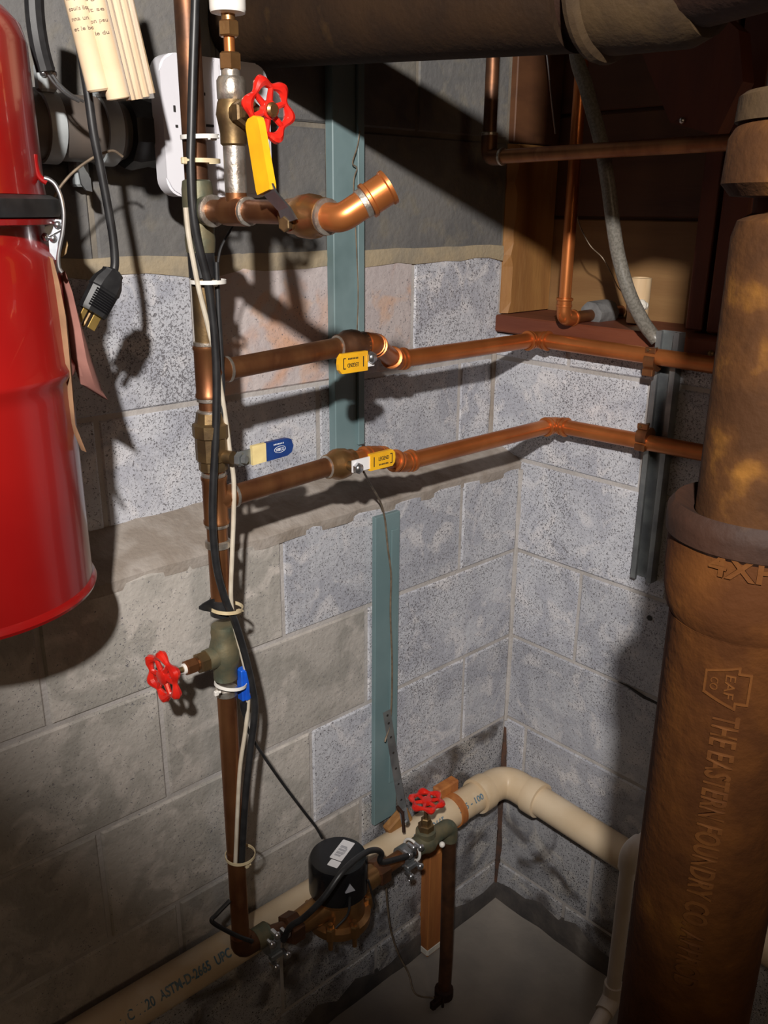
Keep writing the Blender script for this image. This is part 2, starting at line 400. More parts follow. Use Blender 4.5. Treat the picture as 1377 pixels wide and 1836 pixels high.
# tan mortar bed under the bare blocks
bm = new(); rows = []
for i in range(51):
    x = -2.05 + 2.06*i/50; j = random.uniform(-.002, .0035); k = random.uniform(-.006, .006)
    rows.append([bm.verts.new(p_) for p_ in ((x, LED+.01, 1.512), (x, LED-.0045-j*.5, 1.514+k), (x, LED-.006-j*.5, 1.527+k*.5), (x, LED-.0045-j*.5, 1.541+k*.4), (x, LED+.01, 1.543))])
rings(bm, rows, True, True); finish('mortar_bed', bm, 'mortar_tan', wall_left)
# dark unpainted footing band along the floor
bm = new(); rows = []
for i in range(41):
    x = -2.05 + 2.05*i/40; j = random.uniform(-.02, .022); jj = random.uniform(-.003, .003)
    rows.append([bm.verts.new(p_) for p_ in ((x, .01, -.01), (x, -.010+jj, -.01), (x, -.008+jj, .042+j), (x, -.0005, .058+j), (x, .01, .058+j))])
rings(bm, rows, True, True); finish('footing', bm, 'base_dark', wall_left)

# --- right wall (front plane x = 0), stops at the sill
bm = new(); box(bm, (.125, -.90, .683), (.25, 2.02, 1.366))
wall_right = struct(finish('wall_right', bm, 'mortar', None, (.125, -.9, 0), smooth=False))
def pr(u, z, out): return V((-out, -u, z))
zs3 = [-.05, .106, .309, .508, .7156, .919, 1.118, 1.321, 1.372]
jo3 = [[.2, .6, 1.0, 1.4], [.263, .67, 1.08, 1.48], [.06, .467, .87, 1.28], [.45, .856, 1.26], [.17, .577, .98, 1.39], [.36, .77, 1.18, 1.58], [.278, .68, 1.09, 1.5], [.1, .5, .9, 1.3]]
course_wall(wall_right, pr, zs3, jo3, -LED+.001, 1.9, lambda c, u, z: 'block_low' if c <= 1 else 'block_white')
bm = new(); rows = []
for i in range(41):
    y = -1.9*i/40; j = random.uniform(-.022, .025); jj = random.uniform(-.003, .003)
    rows.append([bm.verts.new(p_) for p_ in ((.01, y, -.01), (-.010+jj, y, -.01), (-.008+jj, y, .042+j), (-.0005, y, .058+j), (.01, y, .058+j))])
rings(bm, rows, True, True); finish('footing', bm, 'base_dark', wall_right)
# drill hole with a rusty mark in the right wall
c = PX(1165, 1108, x=-.004); bm = new(); lathe(bm, [(.006, -.004), (.0055, .0012), (.0008, .0013)], c, -X_, 9); finish('drill_hole', bm, 'ink', wall_right)
ck = [PX(q[0], q[1], x=-.0025) for q in ((1108, 1222), (1125, 1230), (1140, 1240), (1155, 1250), (1172, 1258), (1195, 1270), (1225, 1285))]
bm = new(); tube(bm, ck, [.0008, .0022, .003, .0036, .003, .0026, .002], 6); finish('joint_crack', bm, 'ink', wall_right)
# mortar run in the inside corner
bm = new(); tube(bm, [(-.003+random.uniform(-.002, .002), -.003, z*.05) for z in range(10, 23)], [.006+random.uniform(-.0015, .002) for _ in range(13)], 8); finish('corner_joint', bm, 'mortar', wall_right)
bm = new(); tube(bm, [(-.003+random.uniform(-.003, .003), -.003+random.uniform(-.003, .003), z*.04) for z in range(0, 13)], [max(.003, .0085+random.uniform(-.003, .003)-(.006 if z_ > 10 else 0)) for z_ in range(13)], 8); finish('corner_joint', bm, 'rust_stain', wall_right)
bm = new(); tube(bm, [(-.002+random.uniform(-.002, .002), LED-.006, 1.15+z*.04) for z in range(0, 6)], .006, 8); finish('corner_joint', bm, 'mortar_dirty', wall_right)

# --- floor, ceiling
bm = new(); N_ = 24
grid = [[bm.verts.new((-3.2+3.4*i/N_, -3.2+3.4*j/N_, random.uniform(-.0025, .0025))) for j in range(N_+1)] for i in range(N_+1)]
for i in range(N_):
    for j in range(N_): bm.faces.new((grid[i][j], grid[i+1][j], grid[i+1][j+1], grid[i][j+1]))
struct(finish('floor', bm, 'concrete', None, (-1.5, -1.5, 0)))
bm = new(); box(bm, (-1.45, -1.4, 2.56), (3.8, 3.8, .03)); ceiling = struct(finish('ceiling', bm, 'wood_dark', None, (-1.45, -1.4, 2.56), smooth=False))
for x in (-2.55, -2.15, -1.35, -.95, -.55, -.15):
    bm = new(); box(bm, (x, -1.35, 2.44), (.038, 3.1, .22), bev=.002); finish('joist', bm, 'wood_dark', ceiling, smooth=False)

bm = new(); box(bm, (-.255, -.655, 2.175), (.92, .20, .54), bev=.004); struct(finish('shade_beam', bm, 'wood_dark', None, (-.255, -.61, 1.905), smooth=False))  # unseen beam, added to cast shade over the upper right corner
# --- sill and rim framing on top of the right wall
bm = new(); box(bm, (.10, -.93, 1.389), (.20, 2.04, .034), bev=.003); struct(finish('trim_1', bm, 'wood_sill', None, (.1, -.9, 1.37), smooth=False))
wall_rim = None
bm = new(); box(bm, (.185, -.93, 1.92), (.03, 2.06, 1.03)); wall_rim = struct(finish('wall_rim', bm, 'wood_rim_shaded', None, (.185, -.9, 1.4), smooth=False))
for k, z in enumerate((1.497, 1.69, 1.883, 2.076, 2.27)):
    bm = new(); box(bm, (.166, -.93, z), (.012, 2.04, .187), bev=.002); finish('plank', bm, 'wood_tan_lit' if k == 0 else 'wood_rim_shaded', wall_rim, smooth=False)  # bottom plank coloured as lit, those above coloured as shaded
# end block of light wood against the left wall's end
bm = new(); rows = []
for i in range(15):
    z = 1.408 + .32*i/14; e = random.uniform(-.006, .006)
    rows.append([bm.verts.new(p_) for p_ in ((.014, LED-.002+e*.2, z), (.03+e, LED-.014, z), (.158, LED-.014, z), (.158, LED+.03, z), (.014, LED+.03, z))])
rings(bm, rows, True, True); finish('end_board', bm, 'wood_light', wall_rim, smooth=False)
bm = new(); box(bm, (.087, LED+.008, 2.06), (.142, .044, .66), bev=.002); finish('end_board', bm, 'wood_rim_shaded', wall_rim, smooth=False)
for y0, y1, x, mm in ((PX(1240, 480, x=.055).y, PX(1272, 480, x=.055).y, .10, 'wood_red'), (PX(1279, 480, x=.045).y, PX(1330, 480, x=.045).y, .09, 'wood_red')):
    bm = new(); box(bm, (x, (y0+y1)/2, 1.90), (.09, y0-y1, .98), bev=.003); finish('stud', bm, mm, wall_rim, smooth=False)

# ================================================================== RED VACUUM CANISTER
CX, CY, CR = -1.128, -.072, .15
dT = math.sqrt((V((CX, CY))-CAM.xy).length**2 - CR**2)
def zc(px, py): return PD(px, py, dT).z
zB, zRib, zLid, zTop = zc(167, 1035), zc(120, 663), zc(90, 372), zc(40, 12)
vac = thing('vacuum_canister', 'big red metal vacuum canister with black gasket hanging on the block wall', 'vacuum', (CX, CY, zB))
bm = new()
lathe(bm, [(.02, 0), (CR-.01, 0), (CR+.002, .001), (CR+.0035, .005), (CR+.002, .009), (CR-.001, .012), (CR-.001, zRib-zB-.020), (CR+.0005, zRib-zB-.006), (CR+.004, zRib-zB),
           (CR+.0045, zRib-zB+.006), (CR+.001, zRib-zB+.014), (CR, zLid-zB-.050), (CR-.008, zLid-zB-.038), (CR-.011, zLid-zB-.03), (CR-.011, zLid-zB-.018), (CR+.003, zLid-zB-.016), (CR+.004, zLid-zB-.011), (CR, zLid-zB-.009), (.02, zLid-zB-.008)], (CX, CY, zB), Z_, 96)
finish('bucket', bm, 'red_paint', vac)
bm = new(); lathe(bm, [(CR*.8, -.0085), (CR+.005, -.009), (CR+.007, -.004), (CR+.006, .008), (CR-.002, .012), (CR*.8, .012)], (CX, CY, zLid), Z_, 96); finish('gasket', bm, 'black_rubber', vac)
hz = zTop-zLid; bm = new()
lathe(bm, [(.02, .0125), (CR-.006, .0125), (CR-.007, .02), (CR-.008, hz-.035), (CR-.012, hz-.018), (CR-.024, hz-.005), (CR-.045, hz), (.02, hz+.002)], (CX, CY, zLid), Z_, 96); finish('motor_housing', bm, 'red_paint', vac)
bm = new(); box(bm, (CX, CY+CR-.002, zLid+.12), (.09, .012, .10), bev=.002); finish('wall_bracket', bm, 'steel_dull', vac, smooth=False)
# latch on the side of the canister
LY = CY - .02
def oncan(px, py, R):
    v = ray(px, py); d = V((v.x, v.y)); o = V((CAM.x-CX, CAM.y-CY)); A_ = d.dot(d); B_ = 2*o.dot(d); C_ = o.dot(o)-R*R
    return CAM+v*((-B_-math.sqrt(max(0, B_*B_-4*A_*C_)))/(2*A_))
def onlatch(px, py):
    return PD(px, py, dT-.035)
la = (X_*.74 - Y_*.67); lat = la
lo_ = onlatch(80, 392)
eu = (onlatch(110, 430)-onlatch(80, 430)).normalized(); ev = Z_; en = eu.cross(ev)
def LP(px, py): q = onlatch(px, py)-lo_; return (q.dot(eu), q.dot(ev))
bm = new(); prism(bm, [LP(*q) for q in ((82, 396), (84, 392), (111, 394), (112, 405), (109, 452), (106, 466), (104, 468), (92, 462), (89, 455), (87, 428), (80, 412))], lo_, eu, ev, .0025)
plate = finish('latch_plate', bm, 'zinc', vac, smooth=False)
for q in ((103, 403), (95, 427), (81, 425)):
    bm = new(); ball(bm, onlatch(*q)+en*.0035, .0042, seg=12); finish('rivet', bm, 'steel', plate)
bm = new(); tube(bm, [onlatch(*q)+en*.004 for q in ((78, 417), (88, 426), (96, 431))], .0009, 8); tube(bm, [onlatch(*q)+en*.0045 for q in ((88, 423), (110, 411))], .0009, 8); finish('latch_spring', bm, 'steel', plate)
bm = new(); tube(bm, spline([onlatch(*q)+en*.005 for q in ((79, 319), (88, 322), (98, 330), (106, 345), (111, 362), (114, 385), (112, 415), (107, 440), (104, 462), (106, 480), (111, 488))]), .0022, 10); finish('latch_bail', bm, 'steel', vac)
bm = new(); tube(bm, spline([onlatch(*q)+en*.003 for q in ((62, 277), (63, 292), (68, 312), (76, 322), (84, 327))]), .003, 10); finish('bail_hook', bm, 'red_paint', vac)
bm = new(); prism(bm, [LP(*q) for q in ((110, 452), (117, 440), (120, 430), (122, 440), (119, 455), (113, 461), (109, 463))], lo_-en*.012, eu, ev, .002); finish('latch_keeper', bm, 'brass_dull', plate, smooth=False)

# torn paper tags hanging behind the canister
def sheet(name, left, right, y, m, label, bend=.012, th=.0008):
    bm = new(); n = len(left); rows = []
    for i in range(n):
        a = PX(*left[i], y=y); b = PX(*right[i], y=y); row = []
        for k in range(5):
            t = k/4; q = a.lerp(b, t); q.y -= bend*math.sin(t*PI)*(1+.3*math.sin(i)) - .006*i/n; row.append(q)
        rows.append(row)
    F = [[bm.verts.new(q) for q in r] for r in rows]; B = [[bm.verts.new(q+V((0, th, 0))) for q in r] for r in rows]
    loops = [F[i]+list(reversed(B[i])) for i in range(n)]
    rings(bm, loops, True, True)
    c = rows[-1][0]
    return tag(finish(name, bm, m, None, c), label, 'paper tag')
sheet('paper_tag', [(76, 455), (88, 500), (98, 560), (105, 620), (116, 690), (128, 760), (150, 809)], [(96, 470), (104, 510), (118, 570), (128, 640), (134, 700), (136, 760), (152, 809)], -.165, 'kraft', 'torn brown kraft paper tag curling beside the red canister')
sheet('paper_tag', [(104, 480), (112, 520), (122, 580), (130, 640), (148, 690), (190, 716)], [(112, 490), (128, 525), (148, 590), (168, 650), (186, 700), (194, 717)], -.135, 'kraft_pink', 'dull pink paper tag with a pointed corner behind the brown kraft tag')

# ================================================================== DARK VACUUM DUCT AND ITS CLAMPS
DZ, DYY, DR = 1.700, .035, .0385
duct = thing('exhaust_duct', 'dark round exhaust duct with grey band clamps behind the red canister', 'duct', (-.85, DYY, DZ))
pipe('duct_pipe', [(-.995, DYY, DZ-.001), (-.83, DYY, DZ)], DR, 'duct_brown', duct, seg=32)
pipe('duct_sleeve', [(-.838, DYY, DZ), (-.66, DYY, DZ+.001)], DR-.004, 'duct_dark', duct, seg=32)
bm = new(); lathe(bm, [(DR-.003, -.006), (DR+.006, -.004), (DR+.008, .006), (DR+.003, .03), (DR+.006, .05), (DR-.003, .058)], (-.815, DYY, DZ), X_, 10); finish('duct_coupling', bm, 'black_rubber', duct)
for x in (PX(103, 225, y=0).x, PX(206, 225, y=0).x):
    bm = new(); lathe(bm, [(DR, -.010), (DR+.004, -.0095), (DR+.0045, .0095), (DR, .010)], (x, DYY, DZ), X_, 40); cl = finish('band_clamp', bm, 'clamp_grey', duct)
    bm = new(); box(bm, (x-.004, DYY-.024, DZ+DR+.012), (.022, .016, .030), bev=.003); finish('clamp_lug', bm, 'clamp_grey', cl, smooth=False)
    for dx in (-.006, .006):
        bm = new(); ball(bm, (x-.004+dx, DYY-.034, DZ+DR+.016), .0045); finish('clamp_screw', bm, 'steel', cl)
    bm = new(); box(bm, (x-.02, DYY+.036, DZ-DR-.004), (.02, .022, .05), bev=.003); finish('clamp_foot', bm, 'clamp_grey', cl, smooth=False)
# hanging metal clip below the duct
bm = new(); Yk = .02
prism(bm, [((PX(*q, y=Yk)-PX(140, 300, y=Yk)).x, (PX(*q, y=Yk)-PX(140, 300, y=Yk)).z) for q in ((138, 300), (146, 296), (160, 320), (163, 344), (152, 341), (144, 330))], PX(140, 300, y=Yk), X_, Z_, .004)
tag(finish('metal_clip', bm, 'steel_dull', None, PX(140, 300, y=Yk), smooth=False), 'small dull metal clip dangling under the dark duct', 'clip')
bm = new(); tube(bm, spline([PX(*q, y=-.06+.0*i) for i, q in enumerate(((90, 385), (96, 358), (108, 335), (132, 308), (165, 284), (190, 273), (205, 271), (220, 281)))]), .0016, 8)
tag(finish('string', bm, 'wire_bare', None, PX(150, 290, y=-.06)), 'thin grey string stretched from canister latch across the power cord', 'string')

# ================================================================== POWER CORD WITH PLUG
PY_ = -.118
def pp(px, py, dy=0): return PX(px, py, y=PY_+dy)
cord = thing('power_cord', 'black power cord hanging with a three prong plug at its end', 'cord', pp(205, 480))
bm = new(); tube(bm, spline([pp(*q) for q in ((120, -60), (140, 60), (158, 170), (168, 240), (180, 300), (195, 380), (203, 430), (206, 470), (203, 492))]), .0048, 12); finish('cable', bm, 'black_rubber', cord)
A, B = pp(205, 484), pp(165, 561); ax = (B-A).normalized(); sd = ax.cross(Y_).normalized(); fr = -Y_
bm = new(); Lg = (B-A).length
secs = [(0, .0060, .0060), (.05, .0115, .0095), (.10, .0115, .0095), (.30, .0165, .0115), (.46, .0178, .0115), (.49, .0168, .0105), (.93, .0160, .0100), (1.0, .0150, .0090)]
loops = []
for t, wd, dp in secs:
    c = A + ax*Lg*t
    loops.append([bm.verts.new(c + sd*wd*sx + fr*dp*sy) for sx, sy in ((-1, -.5), (-.6, -1), (.6, -1), (1, -.5), (1, .5), (.6, 1), (-.6, 1), (-1, .5))])
rings(bm, loops); plug = finish('plug', bm, 'black_rubber', cord, ang=25)
for k in range(8):
    bm = new(); box(bm, A+ax*Lg*(.54+.05*k)+fr*.0106, (.026, .0012, .0018), (sd, fr, ax)); finish('grip_rib', bm, 'black_plastic', plug, smooth=False)
for s, ww in ((-.0086, .0060), (.0076, .0098)):
    bm = new(); box(bm, B+ax*.008+sd*s, (ww, .0014, .018), (sd, fr, ax), bev=.0005); finish('blade', bm, 'brass_bright', plug, smooth=False)
bm = new(); tube(bm, [B-fr*.005, B+ax*.018-fr*.005], .0022, 8); finish('ground_pin', bm, 'brass_dull', plug)
# second dark cord with bare ends at the top left
bm = new(); tube(bm, spline([PX(*q, y=-.09) for q in ((60, -60), (62, 20), (70, 80), (82, 128))]), .010, 10)
c2 = thing('cut_cable', 'black cable end with two bare grey conductors beside the paper rolls', 'cable', PX(70, 80, y=-.09)); finish('sheath', bm, 'black_rubber', c2)
for dx in (0, 8):
    bm = new(); tube(bm, spline([PX(q[0]+dx, q[1], y=-.09) for q in ((78, 122), (98, 150), (120, 170), (142, 182))]), .0017, 8); finish('conductor', bm, 'steel', c2)

# ================================================================== PAPER ROLLS AND STICKS
def rollaxis(p1, p2, y): return PX(*p1, y=y), PX(*p2, y=y)
a, b = rollaxis((98, -160), (178, 160), -.145); ax = (b-a).normalized()
roll = thing('paper_roll', 'tan printed paper roll with open lower end beside the stick bundle', 'paper roll', b)
bm = new(); lathe(bm, [(.0115, 0), (.0125, .001), (.0128, (b-a).length-.004), (.0128, (b-a).length), (.011, (b-a).length+.002), (.011, (b-a).length-.03)], a, ax, 16, cap=False); finish('wrapper', bm, 'paper', roll)
bm = new(); tube(bm, [a+ax*.004, b-ax*.012], .0085, 12); finish('core', bm, 'stick_wood', roll)
tl = V(CAM-b); 
def rolltext(axisA, axd, R, items, parent):
    e_out = (CAM-axisA); e_out = (e_out-axd*e_out.dot(axd)).normalized()
    for body, size, s, wd in items:
        t = text_bm(body, size, .0002, wd)
        # letters run around the roll: text x -> around, text y -> up the axis
        for v_ in t.verts:
            ph = v_.co.x/R; e2 = axd.cross(e_out)
            v_.co = axisA + axd*(s - v_.co.y) + (e_out*math.cos(ph)-e2*math.sin(ph))*(R+.0003+v_.co.z)
        finish('print_line', t, 'ink_faded', parent, smooth=False)
Ln = (b-a).length
rolltext(a, ax, .0128, [('it ma', .0085, Ln-.135, .021), ('z-vou', .0095, Ln-.118, .022), ('rti.', .0095, Ln-.103, .016), ('nn par la', .005, Ln-.083, .022), ('coulis lion', .005, Ln-.074, .022), ('nna un i', .005, Ln-.065, .021), ('et le bo', .005, Ln-.056, .021)], roll)
bun = thing('stick_bundle', 'bundle of wooden sticks and printed roll sealed in clear plastic sleeve', 'bundle', PX(225, 180, y=-.15))
a, b = rollaxis((128, -160), (213, 178), -.152); ax = (b-a).normalized(); Ln = (b-a).length
bm = new(); lathe(bm, [(.012, 0), (.0125, .001), (.0125, Ln-.001), (.0115, Ln)], a, ax, 16); r2 = finish('printed_roll', bm, 'paper', bun)
rolltext(a, ax, .0125, [('e la', .0085, Ln-.135, .016), ('z-vou', .0095, Ln-.118, .020), ('a gar.', .005, Ln-.092, .018), ('lt se', .005, Ln-.083, .016), ('on peu', .005, Ln-.072, .018), ('le du', .005, Ln-.062, .014)], r2)
for k, (p1, p2) in enumerate((((152, -160), (235, 180)), ((168, -160), (248, 178)), ((182, -160), (260, 174)), ((193, -160), (270, 168)))):
    a_, b_ = rollaxis(p1, p2, -.146+.004*k); bm = new(); tube(bm, [a_, b_], .0052, 10); finish('stick', bm, 'stick_wood', bun)
bm = new(); a1, b1 = rollaxis((125, -165), (206, 182), -.150); a2, b2 = rollaxis((203, -165), (277, 176), -.145); lp = []
for t in (0, .1, .25, .4, .55, .7, .85, .95, 1.0):
    p1 = a1.lerp(b1, t); p2 = a2.lerp(b2, t); dd = (p2-p1); ww = random.uniform(-.001, .001); q = .0155+ww
    s_ = 1.0 if t < 1 else .7
    lp.append([bm.verts.new(p1.lerp(p2, f)+V((0, g*q*s_, 0))) for f, g in ((0, 0), (.08, -.8), (.3, -1), (.6, -.8), (.9, -.5), (1, 0), (.9, .7), (.5, .9), (.1, .8))])
rings(bm, lp, True, False); bmesh.ops.contextual_create if False else None
bm.faces.new(lp[-1]); finish('sleeve', bm, 'plastic_film', bun)

# ================================================================== WHITE PANEL ON THE WALL
pa = PX(305, 352, y=-.034); W_ = (PX(492, 352, y=-.034)-pa).x; Hh = (PX(305, 92, y=-.034)-pa).z
pan = thing('mounting_panel', 'white plastic mounting panel with rounded corners behind the riser valve', 'panel', pa)
bm = new(); prism(bm, rrect(W_, Hh, .022), pa+V((0, .03, 0)), X_, Z_, .026); bmesh.ops.bevel(bm, geom=[e for e in bm.edges if all(abs(v.co.y-(pa.y+.004)) < .002 for v in e.verts)], offset=.003, segments=2, affect='EDGES'); finish('back_plate', bm, 'white_plastic', pan)
bm = new(); prism(bm, rrect(W_*.40, Hh*.93, .018), pa+V((W_*.55, .006, Hh*.03)), X_, Z_, .010); finish('cover', bm, 'white_plastic', pan)
bm = new(); prism(bm, rrect(W_*.05, Hh*.96, .004), pa+V((W_*.46, .006, Hh*.02)), X_, Z_, .005); finish('cable_rib', bm, 'white_plastic', pan)
for fx, fz, w1, h1 in ((.10, .62, .004, .012), (.11, .50, .005, .005), (.37, .74, .005, .006), (.41, .52, .018, .005)):
    bm = new(); box(bm, pa+V((W_*fx, .0035, Hh*fz)), (w1*.6, .002, h1*.6)); finish('slot', bm, 'ink', pan, smooth=False)

# ================================================================== COPPER RISER
RY = -.115
RX = PX(395, 1050, y=RY).x
def zr(py, px=None):
    px = px if px is not None else (338 + (425-338)*py/1690)
    return PX(px, py, y=RY).z
R1 = .0143
zBot = zr(1705)
ris = thing('riser_pipe', 'aged copper riser pipe with green fittings and valves standing before the block wall', 'pipe', (RX, RY, zBot))
def rp(py, dx=0, dy=0): return V((RX+dx, RY+dy, zr(py)))
pipe('pipe', [(RX, RY, zBot+.012), (RX, RY, zr(1240))], R1, 'copper_old', ris)
pipe('pipe', [(RX, RY, zr(1100)), (RX, RY, zr(900))], R1, 'copper_old', ris)
pipe('pipe', [(RX, RY, zr(900)), (RX, RY, zr(640))], R1, 'copper_old', ris)
pipe('pipe', [(RX, RY, zr(640)), (RX, RY, zr(440))], R1, 'brass_dull', ris)
pipe('pipe', [(RX, RY, zr(340)), (RX, RY, 2.33)], R1, 'copper_dark', ris)
# top tee (green) with outlet towards the room
zt = zr(378, 362)
bm = new(); lathe(bm, [(R1, zr(445)-zt-.006), (R1+.003, zr(445)-zt-.005), (R1+.0045, zr(430)-zt), (R1+.0035, zr(418)-zt), (R1+.0045, zr(400)-zt), (R1+.0045, zr(340)-zt), (R1+.003, zr(325)-zt), (R1, zr(322)-zt)], (RX, RY, zt), Z_, 20)
tube(bm, [(RX, RY, zt), (RX, RY-.030, zt)], R1+.003, 16); finish('tee', bm, 'verdigris', ris)
band('solder_ring', (RX, RY-.031, zt), Y_, R1+.0042, .003, 'solder', ris)
# middle tees
zu = zr(665, 384); zl = zr(893, 398)
for z in (zu, zl):
    bm = new(); lathe(bm, [(R1+.0005, -.034), (R1+.0035, -.033), (R1+.0035, -.029), (R1+.0024, -.027), (R1+.0024, .027), (R1+.0035, .029), (R1+.0035, .033), (R1+.0005, .034)], (RX, RY, z), Z_, 20)
    tube(bm, [(RX, RY, z), (RX+.028, RY, z)], R1+.0024, 16); finish('tee', bm, 'copper_old', ris)
    for d in (-.036, .036): band('solder_ring', (RX, RY, z+d), Z_, R1+.0022, .003, 'solder', ris)
    band('solder_ring', (RX+.029, RY, z), X_, R1+.0028, .003, 'solder', ris)
for py in (742, 975): band('solder_ring', rp(py), Z_, R1+.003, .006, 'solder', ris)
# riser ball valve with blue lever
zv = zr(800); bm = new()
lathe(bm, [(R1+.001, -.034), (R1+.005, -.032), (R1+.005, -.02), (R1+.008, -.018), (R1+.008, .012), (R1+.0105, .014), (R1+.0105, .030), (R1+.006, .033), (R1+.004, .046), (R1+.001, .047)], (RX, RY, zv), Z_, 10)
tube(bm, [(RX, RY, zv-.012), (RX+.012, RY-.030, zv-.012)], .009, 12); bv = finish('ball_valve', bm, 'brass_dull', ris)
sc = V((RX+.016, RY-.040, zv-.012)); bm = new(); hexnut(bm, sc, V((.4, -1, 0)), .0095, .004); hexnut(bm, sc+V((.003, -.007, 0)), V((.4, -1, 0)), .0065, .003); finish('lever_nut', bm, 'steel_dull', bv, smooth=False)
lu = V((1, -.05, .05)).normalized(); lv = Z_
bm = new(); prism(bm, [(0, -.010), (.024, -.011), (.024, .010), (0, .009)], sc+V((-.002, .002, 0)), lu, lv, .003); finish('lever', bm, 'steel_dull', bv, smooth=False)
bm = new(); prism(bm, [(.016, -.0135), (.038, -.0125), (.038, .0125), (.016, .0125)], sc+V((0, .000, .002)), lu, lv, .006); finish('worn_grip', bm, 'yellow_pale', bv, smooth=False)
bm = new(); prism(bm, [(.037, -.0125), (.070, -.0115), (.077, -.008), (.080, 0), (.077, .010), (.070, .0125), (.037, .0128)], sc+V((0, -.0004, .002)), lu, lv, .0068); finish('lever_grip', bm, 'blue_grip', bv, smooth=False)
ln = lu.cross(lv); bm = new(); o_ = sc+V((0, -.0004, .002))+ln*.0070
flat_text(bm, 'NIBCO', .0062, o_+lu*.058, lu, lv, .0125)
ring = [(math.cos(2*PI*k/24)*.0088, math.sin(2*PI*k/24)*.0044) for k in range(24)]
tube(bm, [o_+lu*(.058+a)+lv*b for a, b in ring+[ring[0]]], .00035, 6)
[box(bm, o_+lu*(.049+.0024*k)+lv*.0078, (.0015, .0003, .0018), (lu, ln, lv)) for k in range(7)]; finish('grip_print', bm, 'ink_white', bv, smooth=False)
# lower stop valve with red wheel pointing along the wall
zs_ = zr(1170, 405); bm = new()
lathe(bm, [(R1, -.042), (R1+.003, -.040), (R1+.003, -.026), (R1+.0055, -.018), (R1+.008, -.004), (R1+.008, .006), (R1+.005, .018), (R1+.003, .026), (R1+.0035, .034), (R1+.002, .045), (R1, .046)], (RX, RY, zs_), Z_, 20)
tube(bm, [(RX, RY, zs_), (RX-.030, RY, zs_-.001)], [.0165, .0155], 16); sv = finish('stop_valve', bm, 'verdigris', ris)
bm = new(); hexnut(bm, (RX-.036, RY, zs_-.001), X_, .0155, .008); finish('bonnet_nut', bm, 'brass_dull', sv, smooth=False)
bm = new(); hexnut(bm, (RX-.055, RY, zs_-.001), X_, .0115, .009); tube(bm, [(RX-.04, RY, zs_-.001), (RX-.062, RY, zs_-.001)], .009, 12); finish('packing_nut', bm, 'copper_old', sv, smooth=False)
band('packing', (RX-.0645, RY, zs_-.001), X_, .0075, .003, 'tie_white', sv)
pipe('stem', [(RX-.06, RY, zs_-.001), (RX-.100, RY, zs_-.001)], .0042, 'brass_dull', sv)
handwheel((RX-.098, RY, zs_-.001), -X_+V((0, -.12, 0)), .0335, sv)
band('solder_ring', rp(1240), Z_, R1+.002, .007, 'solder', ris)
# foot elbow
zb = zBot; bm = new(); tube(bm, fillet([(RX, RY, zb+.030), (RX, RY, zb), (RX+.030, RY, zb)], .02), R1+.0032, 18); finish('elbow', bm, 'copper_dark', ris)
# --- branch into the room at the top: tee, upright stop valve, ball valve
def yb(px, py=385): return PX(px, py, x=RX).y
y1, y2 = yb(425), yb(520)
pipe('outlet_pipe', [(RX, RY-.028, zt), (RX, y2-.004, zt)], R1-.0015, 'copper_old', ris)
bm = new(); lathe(bm, [(R1, -.022), (R1+.002, -.021), (R1+.002, .021), (R1, .022)], (RX, y1, zt), Y_, 18); tube(bm, [(RX, y1, zt), (RX, y1, zt+.026)], R1-.002, 16); finish('tee', bm, 'copper_old', ris)
band('solder_ring', (RX, y1-.023, zt), Y_, R1+.0015, .003, 'solder', ris)
def zy(py): return PX(421, py, x=RX).z
pipe('valve_tail', [(RX, y1, zt+.02), (RX, y1, zy(255))], .0125, 'solder', ris)
bm = new(); zw = zy(205)
lathe(bm, [(.0125, zy(262)-zw), (.0150, zy(258)-zw), (.0150, zy(240)-zw), (.0165, -.010), (.0185, 0), (.0165, .012), (.0150, zy(178)-zw), (.0150, zy(148)-zw), (.0125, zy(143)-zw)], (RX, y1, zw), Z_, 18)
tube(bm, [(RX, y1, zw), (RX, y1-.026, zw)], .0135, 16); uv = finish('upright_valve', bm, 'brass_dull', ris)
band('solder_ring', (RX, y1, zy(160)), Z_, .0160, .013, 'solder', uv)
bm = new(); hexnut(bm, (RX, y1-.024, zw), Y_, .0155, .006); hexnut(bm, (RX, y1-.036, zw), Y_, .011, .007); finish('bonnet_nut', bm, 'brass_dull', uv, smooth=False)
yw = yb(482, 205)
pipe('stem', [(RX, y1-.03, zw), (RX, yw-.004, zw)], .0045, 'brass_dull', uv)
handwheel((RX, yw, zw), -Y_+X_*.05, .0295, uv, rot=.35)
bm = new(); lathe(bm, [(.006, -.002), (.0075, .0), (.0075, .004), (.005, .006)], (RX, yw-.004, zw), -Y_, 14); finish('wheel_nut', bm, 'bronze', uv)
pipe('nipple', [(RX, y1, zy(150)), (RX, y1, zy(120))], .0105, 'solder', uv)
for p0, p1, rr in ((126, 92, .0125), (64, 34, .0115)):
    bm = new(); hexnut(bm, (RX, y1, (zy(p0)+zy(p1))/2), Z_, rr, (zy(p1)-zy(p0))/2); finish('hex_fitting', bm, 'bronze', uv, smooth=False)
pipe('tube', [(RX, y1, zy(95)), (RX, y1, zy(60))], .006, 'copper_new', uv)
pipe('tube', [(RX, y1, zy(38)), (RX, y1, zy(18))], .0075, 'bronze', uv)
bm = new(); z0 = zy(22); lathe(bm, [(.010, 0), (.0185, .001), (.0195, .004), (.0195, .018), (.021, .020), (.021, .05), (.012, .055)], (RX, y1, z0), Z_, 28); finish('vent_cap', bm, 'tie_white', uv)
